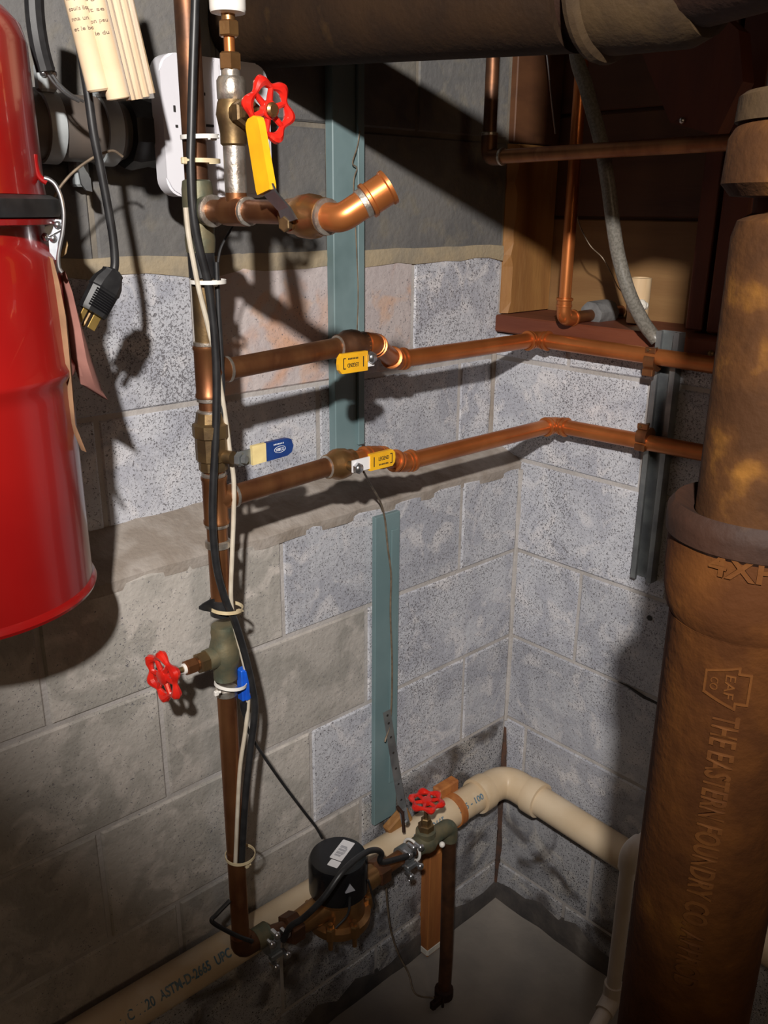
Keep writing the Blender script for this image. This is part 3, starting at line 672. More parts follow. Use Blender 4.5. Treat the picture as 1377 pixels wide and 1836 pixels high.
# ball valve with the yellow lever, elbow end
y3 = yb(560); bm = new()
lathe(bm, [(R1, -.034), (R1+.004, -.032), (R1+.0045, -.020), (R1+.0075, -.012), (R1+.0085, .0), (R1+.0075, .010), (R1+.0045, .016), (R1+.0045, .026), (R1, .028)], (RX, y3+.004, zt-.004), -Y_, 20)
bv2 = finish('ball_valve', bm, 'bronze', ris)
sn = (V((-1, -.25, 0))).normalized(); sc2 = PX(516, 402, x=RX-.024)
bm = new(); tube(bm, [V((RX, y3+.016, zt-.006)), sc2], .0075, 12); finish('valve_stem', bm, 'bronze', bv2)
bm = new(); hexnut(bm, sc2+sn*.004, sn, .0078, .003); finish('lever_nut', bm, 'brass_dull', bv2, smooth=False)
# lever: flat steel strip cranked upwards
def lp_(px, py, off): q = PX(px, py, x=RX-.027); return V((q.x-off, q.y, q.z))
ctr = [lp_(520, 398, 0), lp_(510, 375, 0), lp_(494, 348, .006), lp_(487, 325, .008), lp_(473, 228, .010)]
def strip(bm, pts, wdir, hw, th, nrm):
    L = []
    for k, q in enumerate(pts):
        h = hw[k] if isinstance(hw, list) else hw
        L.append([bm.verts.new(q+wdir*h+nrm*th), bm.verts.new(q+wdir*h-nrm*th), bm.verts.new(q-wdir*h-nrm*th), bm.verts.new(q-wdir*h+nrm*th)])
    rings(bm, L); return bm
wd = V((0, -1, .25)).normalized(); nr = V((-1, 0, 0))
bm = new(); strip(bm, ctr, wd, [.012, .009, .0095, .0095, .0095], .0014, nr); lev = finish('lever', bm, 'steel', bv2, smooth=False)
bm = new(); g0, g1 = lp_(488, 345, .007), lp_(470, 212, .010); strip(bm, [g0, g0.lerp(g1, .06), g0.lerp(g1, .9), g0.lerp(g1, .96), g1], wd, [.0112, .0125, .0115, .0100, .0055], .0042, nr); finish('lever_grip', bm, 'yellow_grip', bv2, ang=20)
eA = V((RX, y3-.024, zt-.004)); eB = PX(612, 392, x=RX+.003); eC = PX(678, 348, x=RX+.035)
band('solder_ring', eA, Y_, R1+.004, .003, 'solder', ris)
bm = new(); tube(bm, fillet([eA, eB, eC], .03, 8), R1, 18); finish('elbow_tube', bm, 'copper_new', ris)
ed = (eC-eB).normalized(); sleeve('end_coupling', eC, ed, R1+.0022, .014, 'copper_new', ris)
band('solder_ring', eC-ed*.017, ed, R1+.001, .004, 'solder', ris)

# ================================================================== COPPER BRANCH LINES
CXR = -.042
def branch(zA, zB, y2, pxv, z2, zc2, name, label, lever_left, xj0, xj1):
    A = V((RX+.03, RY, zA)); xv = pxv
    B = V((xv-.022, RY, zB))
    t = thing(name, label, 'pipe', A)
    pipe('pipe', [A, B], R1, 'copper_old', t)
    band('solder_ring', B, X_, R1+.0032, .004, 'solder', t)
    bm = new(); lathe(bm, [(R1, -.026), (R1+.004, -.024), (R1+.0045, -.016), (R1+.009, -.007), (R1+.0095, .002), (R1+.008, .012), (R1+.0045, .017), (R1+.0045, .026), (R1, .027)], (xv, RY, zB), X_, 18)
    v = finish('ball_valve', bm, 'bronze' if not lever_left else 'copper_dark', t)
    P = [V((xv+.022, RY, zB)), V((xj0, RY, zB)), V((xj1, y2, z2)), V((CXR, y2, z2)), V((CXR, -.78, zc2))]
    jd = (P[2]-P[1]).normalized()
    pipe('pipe', [P[0], P[1]-X_*.012], R1, 'copper_new', t)
    pipe('pipe', [P[1]+jd*.012, P[2]-jd*.012], R1, 'copper_new', t)
    pipe('pipe', [P[2]+X_*.012, P[3]-X_*.02], R1, 'copper_new', t)
    pipe('pipe', [P[3]-Y_*.02, P[4]], R1, 'copper_new', t)
    for q, d1, d2 in ((P[1], -X_, jd), (P[2], -jd, X_), (P[3], -X_, -Y_)):
        k = .020 if q is not P[3] else .026
        bm = new(); tube(bm, fillet([q+d1*k, q, q+d2*k], .024, 8), R1+.0016, 18); e = finish('elbow', bm, 'copper_new', t)
        for d in (d1, d2): 
            band('bead', q+d*k, d, R1+.0042, .0032, 'copper_new', e)
            band('bead', q+d*(k-.009), d, R1+.0030, .0025, 'copper_new', e)
    return t, v, zB
zA, zBv = zr(668, 384), PX(600, 628, y=RY).z
xv1 = PX(628, 622, y=RY).x
P1 = PX(725, 643, y=-.052)
bu, v1, zb1 = branch(zu, PX(628, 620, y=RY).z, -.052, xv1, P1.z, PX(1270, 656, x=CXR).z, 'copper_branch', 'upper copper branch line with lever turned back over its pipe', True, PX(668, 612, y=RY).x, PX(708, 643, y=-.052).x)
xv2 = PX(608, 832, y=RY).x
P2 = PX(745, 824, y=-.108)
bl, v2, zb2 = branch(zl, PX(608, 832, y=RY).z, -.108, xv2, P2.z, PX(1255, 801, x=CXR).z, 'copper_branch', 'lower copper branch line with yellow lever pointing along new bright pipe', False, PX(672, 808, y=RY).x, PX(722, 828, y=-.108).x)
def valve_lever(v, c, u, text_u, rng_white, rng_y, hw, zoff, bodycol):
    """c: stem end; u: lever direction"""
    n = -Y_; vv = Z_ if u.x > 0 else Z_
    s = 1 if u.x > 0 else -1
    bm = new(); tube(bm, [c+Y_*.03, c], .007, 12); finish('valve_stem', bm, 'brass_dull', v)
    bm = new(); hexnut(bm, c-Y_*.006, Y_, .0085, .004); ball(bm, c-Y_*.009, .0062, (1, .6, 1)); finish('lever_nut', bm, 'steel', v)
    X0 = lambda a, b: (a*s, b+zoff)
    def pris(outl, th, o):
        bm = new(); pts = [X0(*q) for q in outl]
        if s < 0: pts = list(reversed(pts))
        prism(bm, pts, o, X_, Z_, th); return bm
    finish('lever', pris([(-.008, -.009), (rng_white, -.0095), (rng_white, .0095), (-.008, .009)], .0022, c-Y_*.001), 'label_white', v, smooth=False)
    a, b = rng_y
    finish('lever_grip', pris([(a, -hw), (b-.006, -hw), (b-.001, -hw*.6), (b, 0), (b-.001, hw*.6), (b-.006, hw), (a, hw)], .006, c+Y_*.001), 'yellow_grip', v, smooth=False)
    o = c-Y_*.0052+Z_*zoff + X_*s*(a+b)/2
    bm = new(); uu = X_*s; v3 = Z_*s
    flat_text(bm, 'LEGEND', .0082, o+v3*.003+uu*.001, uu, v3, .021)
    for k in range(7): box(bm, o-v3*.0062+uu*(-.0075+.0028*k), (.0018, .0003, .0024))
    box(bm, o-uu*.0185, (.0016, .0003, .015)); 
    box(bm, o+uu*.0185, (.0014, .0003, .015)); box(bm, o+uu*.0165+Z_*.0072, (.004, .0003, .0014)); box(bm, o+uu*.0165-Z_*.0072, (.004, .0003, .0014))
    finish('grip_print', bm, 'ink', v, smooth=False)
c1 = PX(661, 640, y=RY-.034); valve_lever(v1, c1, -X_, None, .012, (.006, .060), .0140, -.004, 0)
c2_ = PX(637, 838, y=RY-.036); valve_lever(v2, c2_, X_, None, .030, (.026, .077), .0128, .003, 0)

# ================================================================== STRUT CHANNEL AND PIPE CLAMPS
yS0 = PX(1185, 600, x=-.01).y; yS1 = yS0-.043
zS0, zS1 = PX(1140, 1027, x=0).z, PX(1185, 590, x=0).z
bm = new(); yc = (yS0+yS1)/2; wS = .043; o = V((-.0042, yS0, zS0))
prof = [(0, 0), (wS, 0), (wS, .0215), (wS-.010, .0215), (wS-.010, .015), (wS-.0075, .015), (wS-.0075, .019), (wS-.0025, .019), (wS-.0025, .0025), (.0025, .0025), (.0025, .019), (.0075, .019), (.0075, .015), (.010, .015), (.010, .0215), (0, .0215)]
prism(bm, prof, o, -Y_, -X_, zS1-zS0)
for v_ in bm.verts: pass
# make sure it rises, not sinks
if min(v_.co.z for v_ in bm.verts) < zS0-.01:
    for v_ in bm.verts: v_.co.z = 2*zS0 - v_.co.z
strut = thing('strut_channel', 'grey steel strut channel fixed upright to the block wall beside the rusty stack', 'channel', (0, yc, zS0))
finish('channel', bm, 'steel_dull', strut, smooth=False)
for py, px in ((650, 1190), (785, 1170)):
    z = PX(px, py, x=CXR).z
    cl = thing('pipe_clamp', 'copper pipe clamp holding the %s bright line on strut channel' % ('upper' if py < 700 else 'lower'), 'clamp', (CXR, yc+.012, z))
    bm = new(); lathe(bm, [(R1+.0004, -.010), (R1+.0028, -.010), (R1+.0028, .010), (R1+.0004, .010)], (CXR, yc+.012, z), Y_, 20); finish('band', bm, 'copper_old', cl)
    bm = new(); box(bm, (CXR-.012, yc+.012, z-.018), (.010, .020, .012), bev=.001); finish('ear', bm, 'copper_old', cl, smooth=False)
    bm = new(); box(bm, (CXR-.010, yc+.012, z+.019), (.008, .020, .010), bev=.001); finish('ear', bm, 'copper_old', cl, smooth=False)
    bm = new(); tube(bm, [(CXR-.018, yc+.014, z+.020), (CXR+.012, yc+.014, z+.020)], .0022, 8); finish('screw', bm, 'brass_dull', cl)

# ================================================================== TEAL STRIPS ON THE LEFT WALL
xs0 = PX(597, 500, y=LED-.02).x
bm = new(); box(bm, (xs0+.031, LED-.0135, (1.155+2.3)/2), (.062, .019, 2.3-1.155), bev=.0015); 
ts = thing('teal_board', 'teal painted board running up the wall above the ledge', 'board', (xs0+.03, LED-.01, 1.155)); finish('board', bm, 'teal_paint', ts, smooth=False)
bm = new(); box(bm, (xs0+.056, LED-.0255, (1.205+2.28)/2), (.014, .006, 2.28-1.205), bev=.001); finish('side_batten', bm, 'teal_paint', ts, smooth=False)
xq = PX(672, 1000, y=-.012).x
bm = new(); box(bm, (xq+.030, -.009, (.435+1.092)/2), (.060, .010, 1.092-.435), bev=.001)
tl_ = thing('teal_board', 'teal painted board below the ledge behind the perforated strap', 'board', (xq+.03, -.009, .435)); finish('board', bm, 'teal_paint', tl_, smooth=False)
bm = new(); box(bm, (xq+.045, -.0155, (.52+1.06)/2), (.016, .003, 1.06-.52), bev=.0008); finish('side_batten', bm, 'teal_paint', tl_, smooth=False)
# bare wire on the upper board
bm = new(); tube(bm, spline([PX(*q, y=LED-.031) for q in ((645, 235), (641, 262), (632, 292), (640, 302), (634, 330), (638, 420), (642, 520), (640, 600))]), .0011, 6)
tag(finish('bare_wire', bm, 'wire_bare', None, PX(640, 600, y=LED-.031)), 'thin bare wire lying on the teal board above the ledge', 'wire')
# bare ground wire from lower valve down to the floor clamp
bm = new(); tube(bm, spline([PX(652, 846, y=-.10), PX(664, 868, y=-.07), PX(682, 900, y=-.035), PX(690, 930, y=-.024), PX(695, 980, y=-.021), PX(701, 1030, y=-.021), PX(700, 1100, y=-.021), PX(703, 1200, y=-.022), PX(700, 1290, y=-.024), PX(690, 1330, y=-.03)]), .0018, 8)
tag(finish('ground_wire', bm, 'wire_bare', None, PX(700, 1200, y=-.02)), 'thin bare ground wire hanging from the lower branch valve down teal board', 'wire')

# ================================================================== CABLES AND TIES ON THE RISER
CYY = RY-.020
def cp(px, py, dy=0): return PX(px, py, y=CYY+dy)
bm = new(); tube(bm, spline([cp(*q) for q in ((352, -120), (350, 0), (346, 120), (343, 240), (342, 300), (346, 380), (356, 440), (371, 500), (380, 560), (387, 640), (388, 720), (386, 800), (382, 880), (382, 950), (389, 1020), (404, 1075), (421, 1115), (438, 1170), (452, 1230), (457, 1275), (450, 1335), (443, 1400), (438, 1460), (433, 1548))]), .0052, 12)
tag(finish('black_cable', bm, 'black_rubber', None, cp(433, 1548)), 'thick black cable tied along the front of the riser pipe', 'cable')
bm = new(); tube(bm, spline([cp(*q, .006) for q in ((388, 470), (392, 560), (397, 640), (399, 690), (396, 760), (392, 840))]), .0032, 10)
tag(finish('black_cable', bm, 'black_rubber', None, cp(392, 840)), 'short thinner black cable beside the thick cable at upper branch tee', 'cable')
bm = new(); tube(bm, spline([cp(*q, .004) for q in ((333, 372), (338, 420), (347, 470), (357, 520), (372, 580), (386, 640), (398, 710), (407, 770), (412, 810), (419, 860), (419, 920), (416, 1000), (414, 1070), (420, 1120), (430, 1160), (443, 1215), (445, 1260), (440, 1310), (431, 1370), (427, 1430), (424, 1500), (422, 1550))]), .0032, 10)
tag(finish('white_cable', bm, 'cable_white', None, cp(422, 1550)), 'dirty white thin cable winding along the riser pipe', 'cable')
bm = new(); tube(bm, spline([PX(*q, y=RY-.012) for q in ((424, 395), (412, 415), (398, 440), (392, 462), (389, 490))]), .0016, 8)
tag(finish('thin_wire', bm, 'black_rubber', None, PX(390, 490, y=RY)), 'thin dark wire curving from top branch to the riser pipe', 'wire')
def tape(py, h, label, tail=False):
    z = zr(py); t = thing('black_tape', label, 'tape', (RX, RY, z))
    bm = new(); lathe(bm, [(R1, -h), (R1+.002, -h*.9), (R1+.0023, 0), (R1+.002, h*.9), (R1, h)], (RX, RY, z), Z_, 20); finish('wrap', bm, 'black_rubber', t)
    if tail:
        bm = new(); rows = [(386, 1083, 16), (376, 1086, 18), (366, 1088, 12), (357, 1090, 4)]
        L = [[bm.verts.new(q+V((0, e, 0))) for q, e in ((PX(x, y-h_*.6, y=RY-.004), -.001), (PX(x, y+h_*.6, y=RY-.004), -.001), (PX(x, y+h_*.6, y=RY-.004), .001), (PX(x, y-h_*.6, y=RY-.004), .001))] for x, y, h_ in rows]
        rings(bm, L); finish('tail', bm, 'black_rubber', t, smooth=False)
tape(470, .020, 'black tape wrapped round the riser pipe under the green tee'); tape(1088, .013, 'black tape with loose torn tail above the stop valve', True)
def tie(py, m, label, headpx, ex=1.0, tilt=0.0, px=None, R=.024, cx=.004, cyo=-.006):
    z = PX(px or (338+(425-338)*py/1690), py, y=RY-.02).z
    c = V((RX+cx, RY+cyo, z)); a = V((tilt, 0, 1)).normalized()
    t = thing('cable_tie', label, 'cable tie', c)
    bm = new(); e1, e2 = ortho(a); L = []
    for i in range(32):
        th = 2*PI*i/32; d = e1*math.cos(th)*1.0 + e2*math.sin(th)*1.0
        L.append([bm.verts.new(c+d*(R+x)+a*zz) for x, zz in ((0, -.0024), (.0012, -.0024), (.0012, .0024), (0, .0024))])
    L.append(L[0])
    for i in range(32):
        for k in range(4): q = (k+1) % 4; bm.faces.new((L[i][k], L[i+1][k], L[i+1][q], L[i][q]))
    finish('strap', bm, m, t)
    h = PX(*headpx, y=RY-.02); bm = new(); box(bm, h, (.0065, .0055, .0075), bev=.001); tube(bm, [h, h+V((.006, -.002, .001))], .0018, 6); finish('head', bm, m, t, smooth=False)
tie(243, 'tie_white', 'white cable tie round riser pipe and cable in front of white panel', (383, 246), tilt=-.05, R=.0215)
tie(287, 'tie_tan', 'tan cable tie just above the green tee on riser pipe', (330, 288), R=.0215)
tie(507, 'tie_white', 'white cable tie with square head below the upper black tape', (385, 508), R=.0215)
tie(1102, 'tie_tan', 'tan cable tie over the lower black tape', (428, 1097), tilt=.12, R=.0225)
tie(1240, 'tie_white', 'white cable tie holding the blue connector to the riser pipe', (388, 1243), tilt=.18, R=.0225)
tie(1553, 'tie_tan', 'yellowish cable tie near the foot of the riser pipe', (443, 1552), R=.0225)
# blue connector
bcn = thing('blue_connector', 'bright blue plastic connector tied behind the riser pipe', 'connector', PX(438, 1258, y=RY-.012))
q0, q1 = PX(426, 1258, y=RY-.012), PX(450, 1192, y=RY-.012)
bm = new(); box(bm, (q0+q1)/2, (.017, .014, q1.z-q0.z), bev=.0015); finish('housing', bm, 'blue_plastic', bcn, smooth=False)
bm = new(); box(bm, (q0+q1)/2-V((0, .0078, 0)), (.006, .003, (q1.z-q0.z)*.95), bev=.0006); finish('rib', bm, 'blue_plastic', bcn, smooth=False)
bm = new(); lathe(bm, [(.0062, 0), (.0058, -.012), (.003, -.024)], PX(437, 1258, y=RY-.012), Z_, 12); finish('strain_relief', bm, 'black_rubber', bcn)
bm = new(); tube(bm, spline([PX(437, 1275, y=RY-.012), PX(442, 1300, y=RY-.010), PX(456, 1330, y=RY-.006), PX(500, 1395, y=RY), PX(545, 1455, y=RY-.004), PX(566, 1482, y=RY-.010), PX(578, 1503, y=RY-.012)]), .0024, 8); finish('lead', bm, 'black_rubber', bcn)

# ================================================================== WATER METER
def mz(px, py): return PX(px, py, y=RY)
zM = (mz(480, 1685).z+mz(690, 1560).z)/2
A0 = V((RX+.028, RY, zBot)); xM = PX(607, 1590, y=RY).x
met = thing('water_meter', 'bronze water meter with black round register on top', 'water meter', (xM, RY, zM-.03))
bm = new()
lathe(bm, [(.026, -.062), (.040, -.058), (.046, -.050), (.057, -.046), (.058, -.030), (.048, -.026), (.045, -.010), (.045, .010), (.050, .016), (.050, .022), (.040, .024)], (xM, RY, zM), Z_, 32)
tube(bm, [(xM-.115, RY, zM), (xM-.03, RY, zM)], [.019, .026], 18); tube(bm, [(xM+.03, RY, zM), (xM+.105, RY, zM)], [.026, .019], 18); mb = finish('meter_body', bm, 'bronze', met)
for a in (-100, -20, 60, 140, 215):
    d = V((math.cos(math.radians(a)), math.sin(math.radians(a)), 0)); bm = new(); hexnut(bm, V((xM, RY, zM-.030))+d*.056, Z_, .009, .014); tube(bm, [V((xM, RY, zM-.064))+d*.056, V((xM, RY, zM-.008))+d*.056], .0045, 8); finish('bolt', bm, 'bronze', mb, smooth=False)
bm = new(); hexnut(bm, (xM-.105, RY, zM), X_, .027, .014); finish('union_nut', bm, 'copper_dark', met, smooth=False)
bm = new(); hexnut(bm, (xM+.098, RY, zM), X_, .026, .014); finish('union_nut', bm, 'copper_dark', met, smooth=False)
zT = PX(607, 1493, y=RY+.045).z; rR = .053
bm = new(); lathe(bm, [(rR*.92, zM+.020), (rR, zM+.024), (rR, zT-.020), (rR*.99, zT-.008), (rR*.93, zT-.001), (rR*.80, zT), (.002, zT)], (xM, RY, 0), Z_, 48); reg = finish('register', bm, 'black_plastic', met)
# label on top with a barcode
tu = V((.93, .37, 0)).normalized(); tv = V((-.37, .93, 0)).normalized(); lc = V((xM, RY, zT+.0003))
bm = new(); prism(bm, rrect(.052, .024, .002), lc+tu*-.012+tv*-.013, tu, tv, .0003); finish('sticker', bm, 'label_white', reg, smooth=False)
bm = new(); prism(bm, rrect(.016, .020, .002), lc+tu*-.030+tv*-.014, tu, tv, .0003); finish('sticker', bm, 'label_white', reg, smooth=False)
bm = new()
for k in range(18):
    if k % 5 == 3: continue
    box(bm, lc+tu*(-.003+.0016*k)+tv*.0005+Z_*.0006, (.0010 if k % 3 else .0006, .012, .0002), (tu, tv, Z_))
for k in range(3): box(bm, lc+tu*(.012)+tv*(-.0058-.0012*k)+Z_*.0006, (.022-.004*k, .0005, .0002), (tu, tv, Z_))
finish('barcode', bm, 'label_grey', reg, smooth=False)
fd = V((-.30, -.95, 0)).normalized(); fs = V((.95, -.30, 0)); zF = (zM+.034+zT)/2
bm = new(); t_ = V((xM, RY, zF))+fd*(rR-.0008)
prism(bm, [(-.009, -.006), (.009, -.006), (0, .010)], t_, fs, Z_, .003); finish('badge', bm, 'label_grey', reg, smooth=False)
bm = new(); tube(bm, spline([(xM-.02, RY-.055, zM+.05), (xM-.028, RY-.058, zM+.02), (xM-.05, RY-.052, zM-.0)]), .0022, 8); tube(bm, spline([(xM+.03, RY-.046, zM+.05), (xM+.046, RY-.04, zM-.0), (xM+.050, RY-.04, zM-.03)]), .002, 8); finish('seal_wire', bm, 'black_rubber', met)
# inlet run from riser elbow
inl = thing('meter_inlet', 'short copper inlet between the riser foot and the water meter', 'pipe', A0)
pipe('pipe', [A0, V((xM-.10, RY, zM))], R1, 'copper_dark', inl)
bm = new(); lathe(bm, [(R1, -.016), (R1+.004, -.014), (R1+.0045, .012), (R1, .014)], A0+X_*.012, X_, 16); finish('coupling', bm, 'verdigris', inl)

def ground_clamp(c, label, white=False):
    t = thing('ground_clamp', label, 'clamp', c)
    bm = new(); lathe(bm, [(R1+.0005, -.010), (R1+.005, -.010), (R1+.005, .010), (R1+.0005, .010)], c, X_, 20); finish('ring', bm, 'steel_dull', t)
    bm = new(); box(bm, c+V((0, -.018, .014)), (.024, .012, .012), bev=.002); box(bm, c+V((0, -.018, -.014)), (.024, .012, .012), bev=.002); finish('jaw', bm, 'steel_dull', t, smooth=False)
    for dx, dz in ((-.010, .020), (.012, .021), (-.002, .029), (.012, -.014), (-.006, -.022)):
        bm = new(); q = c+V((dx*1.35, -.030, dz*1.25)); tube(bm, [q+Y_*.016, q], .0042, 8); ball(bm, q, .0072, (1, .7, 1)); finish('bolt', bm, 'steel', t)
    bm = new(); q = c+V((-.002, -.018, -.018)); tube(bm, [q, q-Z_*.028], .0028, 8)
    for k in range(3): ball(bm, q-Z_*(.012+.008*k), .0040, (1, 1, .6))
    finish('long_screw', bm, 'steel', t)
    if white:
        bm = new(); torus(bm, c+X_*.022, X_, R1+.007, .0028); finish('gasket_ring', bm, 'tie_white', t)
    return t
xg1 = PX(482, 1680, y=RY).x; xg2 = PX(724, 1535, y=RY).x
ground_clamp(V((xg1, RY, zM+.001)), 'silver ground clamp with shiny bolts between riser foot and meter')
ground_clamp(V((xg2, RY, zM)), 'silver ground clamp with white ring between meter and red wheel valve', True)
jw = thing('jumper_cable', 'black bonding jumper cable looping over the water meter', 'cable', V((xM, RY-.06, zM+.03)))
bm = new(); tube(bm, spline([V((xg2, RY-.026, zM+.018)), PX(685, 1546, y=RY-.040), PX(684, 1530, y=RY-.05), PX(672, 1524, y=RY-.058), PX(650, 1532, y=RY-.066), PX(615, 1562, y=RY-.078), PX(580, 1610, y=RY-.074), PX(545, 1645, y=RY-.055), PX(520, 1662, y=RY-.040), V((xg1+.01, RY-.028, zM+.018))]), .0052, 12); finish('cable', bm, 'black_rubber', jw)
bm = new(); tube(bm, spline([PX(452, 1688, y=RY-.03), PX(430, 1680, y=RY-.026), PX(405, 1668, y=RY-.024), PX(380, 1652, y=RY-.022), PX(388, 1640, y=RY-.020), PX(412, 1615, y=RY-.018)]), .0036, 10)
tag(finish('wire_tail', bm, 'black_rubber', None, PX(380, 1650, y=RY-.02)), 'bent black wire end sticking out past the riser foot', 'wire')

# ================================================================== OUTLET VALVE WITH RED WHEEL AND FLOOR PIPE
xV = PX(763, 1505, y=RY).x; xE = PX(806, 1500, y=RY).x
ov = thing('outlet_valve', 'old brass stop valve with red wheel on the meter outlet', 'valve', (xV, RY, zM))
pipe('pipe', [(xM+.10, RY, zM), (xV-.02, RY, zM)], R1, 'copper_old', ov)
bm = new(); lathe(bm, [(R1, -.032), (R1+.004, -.030), (R1+.005, -.016), (R1+.010, -.004), (R1+.010, .006), (R1+.005, .016), (R1+.004, .024), (R1, .026)], (xV, RY, zM), X_, 18); lathe(bm, [(.020, 0), (.020, .026), (.016, .028)], (xV, RY, zM), Z_, 18); vb = finish('valve_body', bm, 'verdigris', ov)
bm = new(); hexnut(bm, (xV, RY, zM+.034), Z_, .016, .007); hexnut(bm, (xV, RY, zM+.047), Z_, .010, .008); finish('bonnet_nut', bm, 'brass_dull', vb, smooth=False)
pipe('stem', [(xV, RY, zM+.05), (xV, RY, zM+.092)], .0045, 'brass_dull', vb)
zW = PX(763, 1437, y=RY).z
handwheel((xV, RY, zW), Z_, .0315, vb)
bm = new(); ball(bm, (xV+.020, RY-.026, zM-.004), .006); finish('drain_cap', bm, 'tie_white', vb)
bm = new(); tube(bm, fillet([(xV+.022, RY, zM), (xE, RY, zM), (xE, RY, zM-.035)], .02), R1+.002, 18); finish('elbow', bm, 'verdigris', ov)
pipe('floor_pipe', [(xE, RY, zM-.03), (xE+.002, RY-.002, .10), (xE-.012, RY-.012, -.01)], R1, 'copper_dark', ov)
fc = thing('floor_clamp', 'corroded clamp round the pipe where it enters the floor', 'clamp', (xE-.010, RY-.010, .012))
bm = new(); lathe(bm, [(R1, -.012), (R1+.006, -.010), (R1+.006, .010), (R1, .012)], (xE-.010, RY-.010, .014), Z_, 14); box(bm, (xE-.040, RY-.018, .014), (.034, .012, .018), bev=.002); finish('ring', bm, 'rust_dark', fc, smooth=False)
bm = new(); tube(bm, [(xE-.046, RY-.018, .0), (xE-.046, RY-.018, .034)], .003, 8); tube(bm, [(xE-.03, RY-.026, .0), (xE-.03, RY-.026, .032)], .003, 8); finish('bolt', bm, 'rust_dark', fc)
bm = new(); tube(bm, spline([PX(692, 1592, y=-.05), PX(695, 1630, y=-.05), PX(701, 1670, y=-.05), PX(714, 1710, y=-.06), PX(732, 1745, y=-.08), PX(745, 1782, y=-.11), V((xE-.046, RY-.018, .03))]), .0018, 8)
tag(finish('ground_wire', bm, 'wire_bare', None, PX(714, 1710, y=-.06)), 'bare ground wire running down to the corroded floor clamp', 'wire')
# wooden post behind the outlet valve
pc = PX(770, 1712, z=0.004); zp = PX(770, 1540, y=pc.y).z
bm = new(); box(bm, (pc.x+.018, pc.y+.023, zp/2), (.050, .046, zp), bev=.002); wp = thing('wooden_post', 'short orange wooden post standing on the floor under the outlet valve', 'post', (pc.x+.024, pc.y+.019, 0)); finish('post', bm, 'wood_post', wp, smooth=False)
bm = new(); box(bm, (pc.x+.018, pc.y+.023, .012), (.0525, .0485, .022), bev=.004); finish('paint_foot', bm, 'foam_white', wp, smooth=False)

# ================================================================== BIG WHITE PVC DRAIN
PR, PYY, PXX = .0325, -.048, -.050
zP0, zP1, zP2 = PX(290, 1775, y=PYY).z, PX(850, 1430, y=PYY).z, PX(1100, 1520, x=PXX).z
pv = thing('drain_pipe', 'cream PVC drain pipe with printed blue lettering turning the corner', 'pipe', (-.6, PYY, zP1))
zE = zP1-.002; dzL = (zP1-zP0)/(.146-.913+.0) if False else 0
xL = PX(290, 1775, y=PYY).x; xRr = PX(850, 1430, y=PYY).x; sl_ = (zP1-zP0)/(xRr-xL)
def zpv(x): return zP0+sl_*(x-xL)
pipe('pipe', [(-1.6, PYY, zpv(-1.6)), (-.125, PYY, zpv(-.125))], PR, 'pvc', pv, seg=32)
yR = PX(1100, 1520, x=PXX).y; slr = -.03
def zpr(y): return zpv(-.05) + (zP2-zpv(-.05))*(y-PYY)/(yR-PYY)
pipe('pipe', [(PXX, -.125, zpr(-.125)), (PXX, -1.6, zpr(-1.6))], PR, 'pvc', pv, seg=32)
bm = new(); tube(bm, fillet([(-.142, PYY, zpv(-.142)), (PXX, PYY, zpv(PXX)), (PXX, -.142, zpr(-.142))], .045, 10), [PR+.003]*13, 32); eb = finish('elbow', bm, 'pvc', pv)
for q, a_ in (((-.133, PYY, zpv(-.133)), X_), ((PXX, -.133, zpr(-.133)), Y_)):
    bm = new(); lathe(bm, [(PR, -.017), (PR+.0068, -.0165), (PR+.0075, -.012), (PR+.0075, .012), (PR+.0068, .0165), (PR, .017)], q, a_, 32); finish('hub', bm, 'pvc', eb)
e_ = V((0, -.80, .60))
for body, xc, wdt, sz in (('NSF A B  PVC 1120  ASTM-D-2665  UPC', (PX(180, 1836, y=PYY-.03).x+PX(418, 1706, y=PYY-.03).x)/2-.02, .27, .022), ('ASTM-D 2665', PX(770, 1480, y=PYY-.03).x, .10, .020), ('305 - 100', PX(848, 1437, y=PYY-.03).x, .075, .018)):
    t = text_bm(body, sz, .0002, wdt, .022); wrap_map(t, (xc, PYY, zpv(xc)), X_, e_, PR+.0003, 1); finish('pipe_print', t, 'ink_blue', pv, smooth=False)
# rusty pipe hook round the PVC and the wood block behind it
xh = PX(826, 1455, y=PYY-.02).x
hk = thing('pipe_hook', 'rusty orange strap hook clasping the PVC drain near the corner', 'strap', (xh, PYY, zpv(xh)))
bm = new(); lathe(bm, [(PR+.0004, -.009), (PR+.003, -.009), (PR+.003, .009), (PR+.0004, .009)], (xh, PYY, zpv(xh)), X_, 32); finish('strap', bm, 'wood_post', hk)
wb = PX(785, 1412, y=-.006); bm = new(); box(bm, wb+V((.012, -.012, -.01)), (.060, .024, .046), bev=.003); tag(finish('wood_block', bm, 'wood_post', None, wb, smooth=False), 'small orange wood block on the wall above the PVC drain', 'block')
bm = new(); q = PX(690, 1470, y=-.02); box(bm, q+V((.025, -.012, -.012)), (.060, .020, .040), (V((.9, 0, .43)), Y_, V((-.43, 0, .9))), bev=.003); tag(finish('wood_block', bm, 'wood_light', None, q, smooth=False), 'wood wedge at the foot of the lower teal board', 'block')
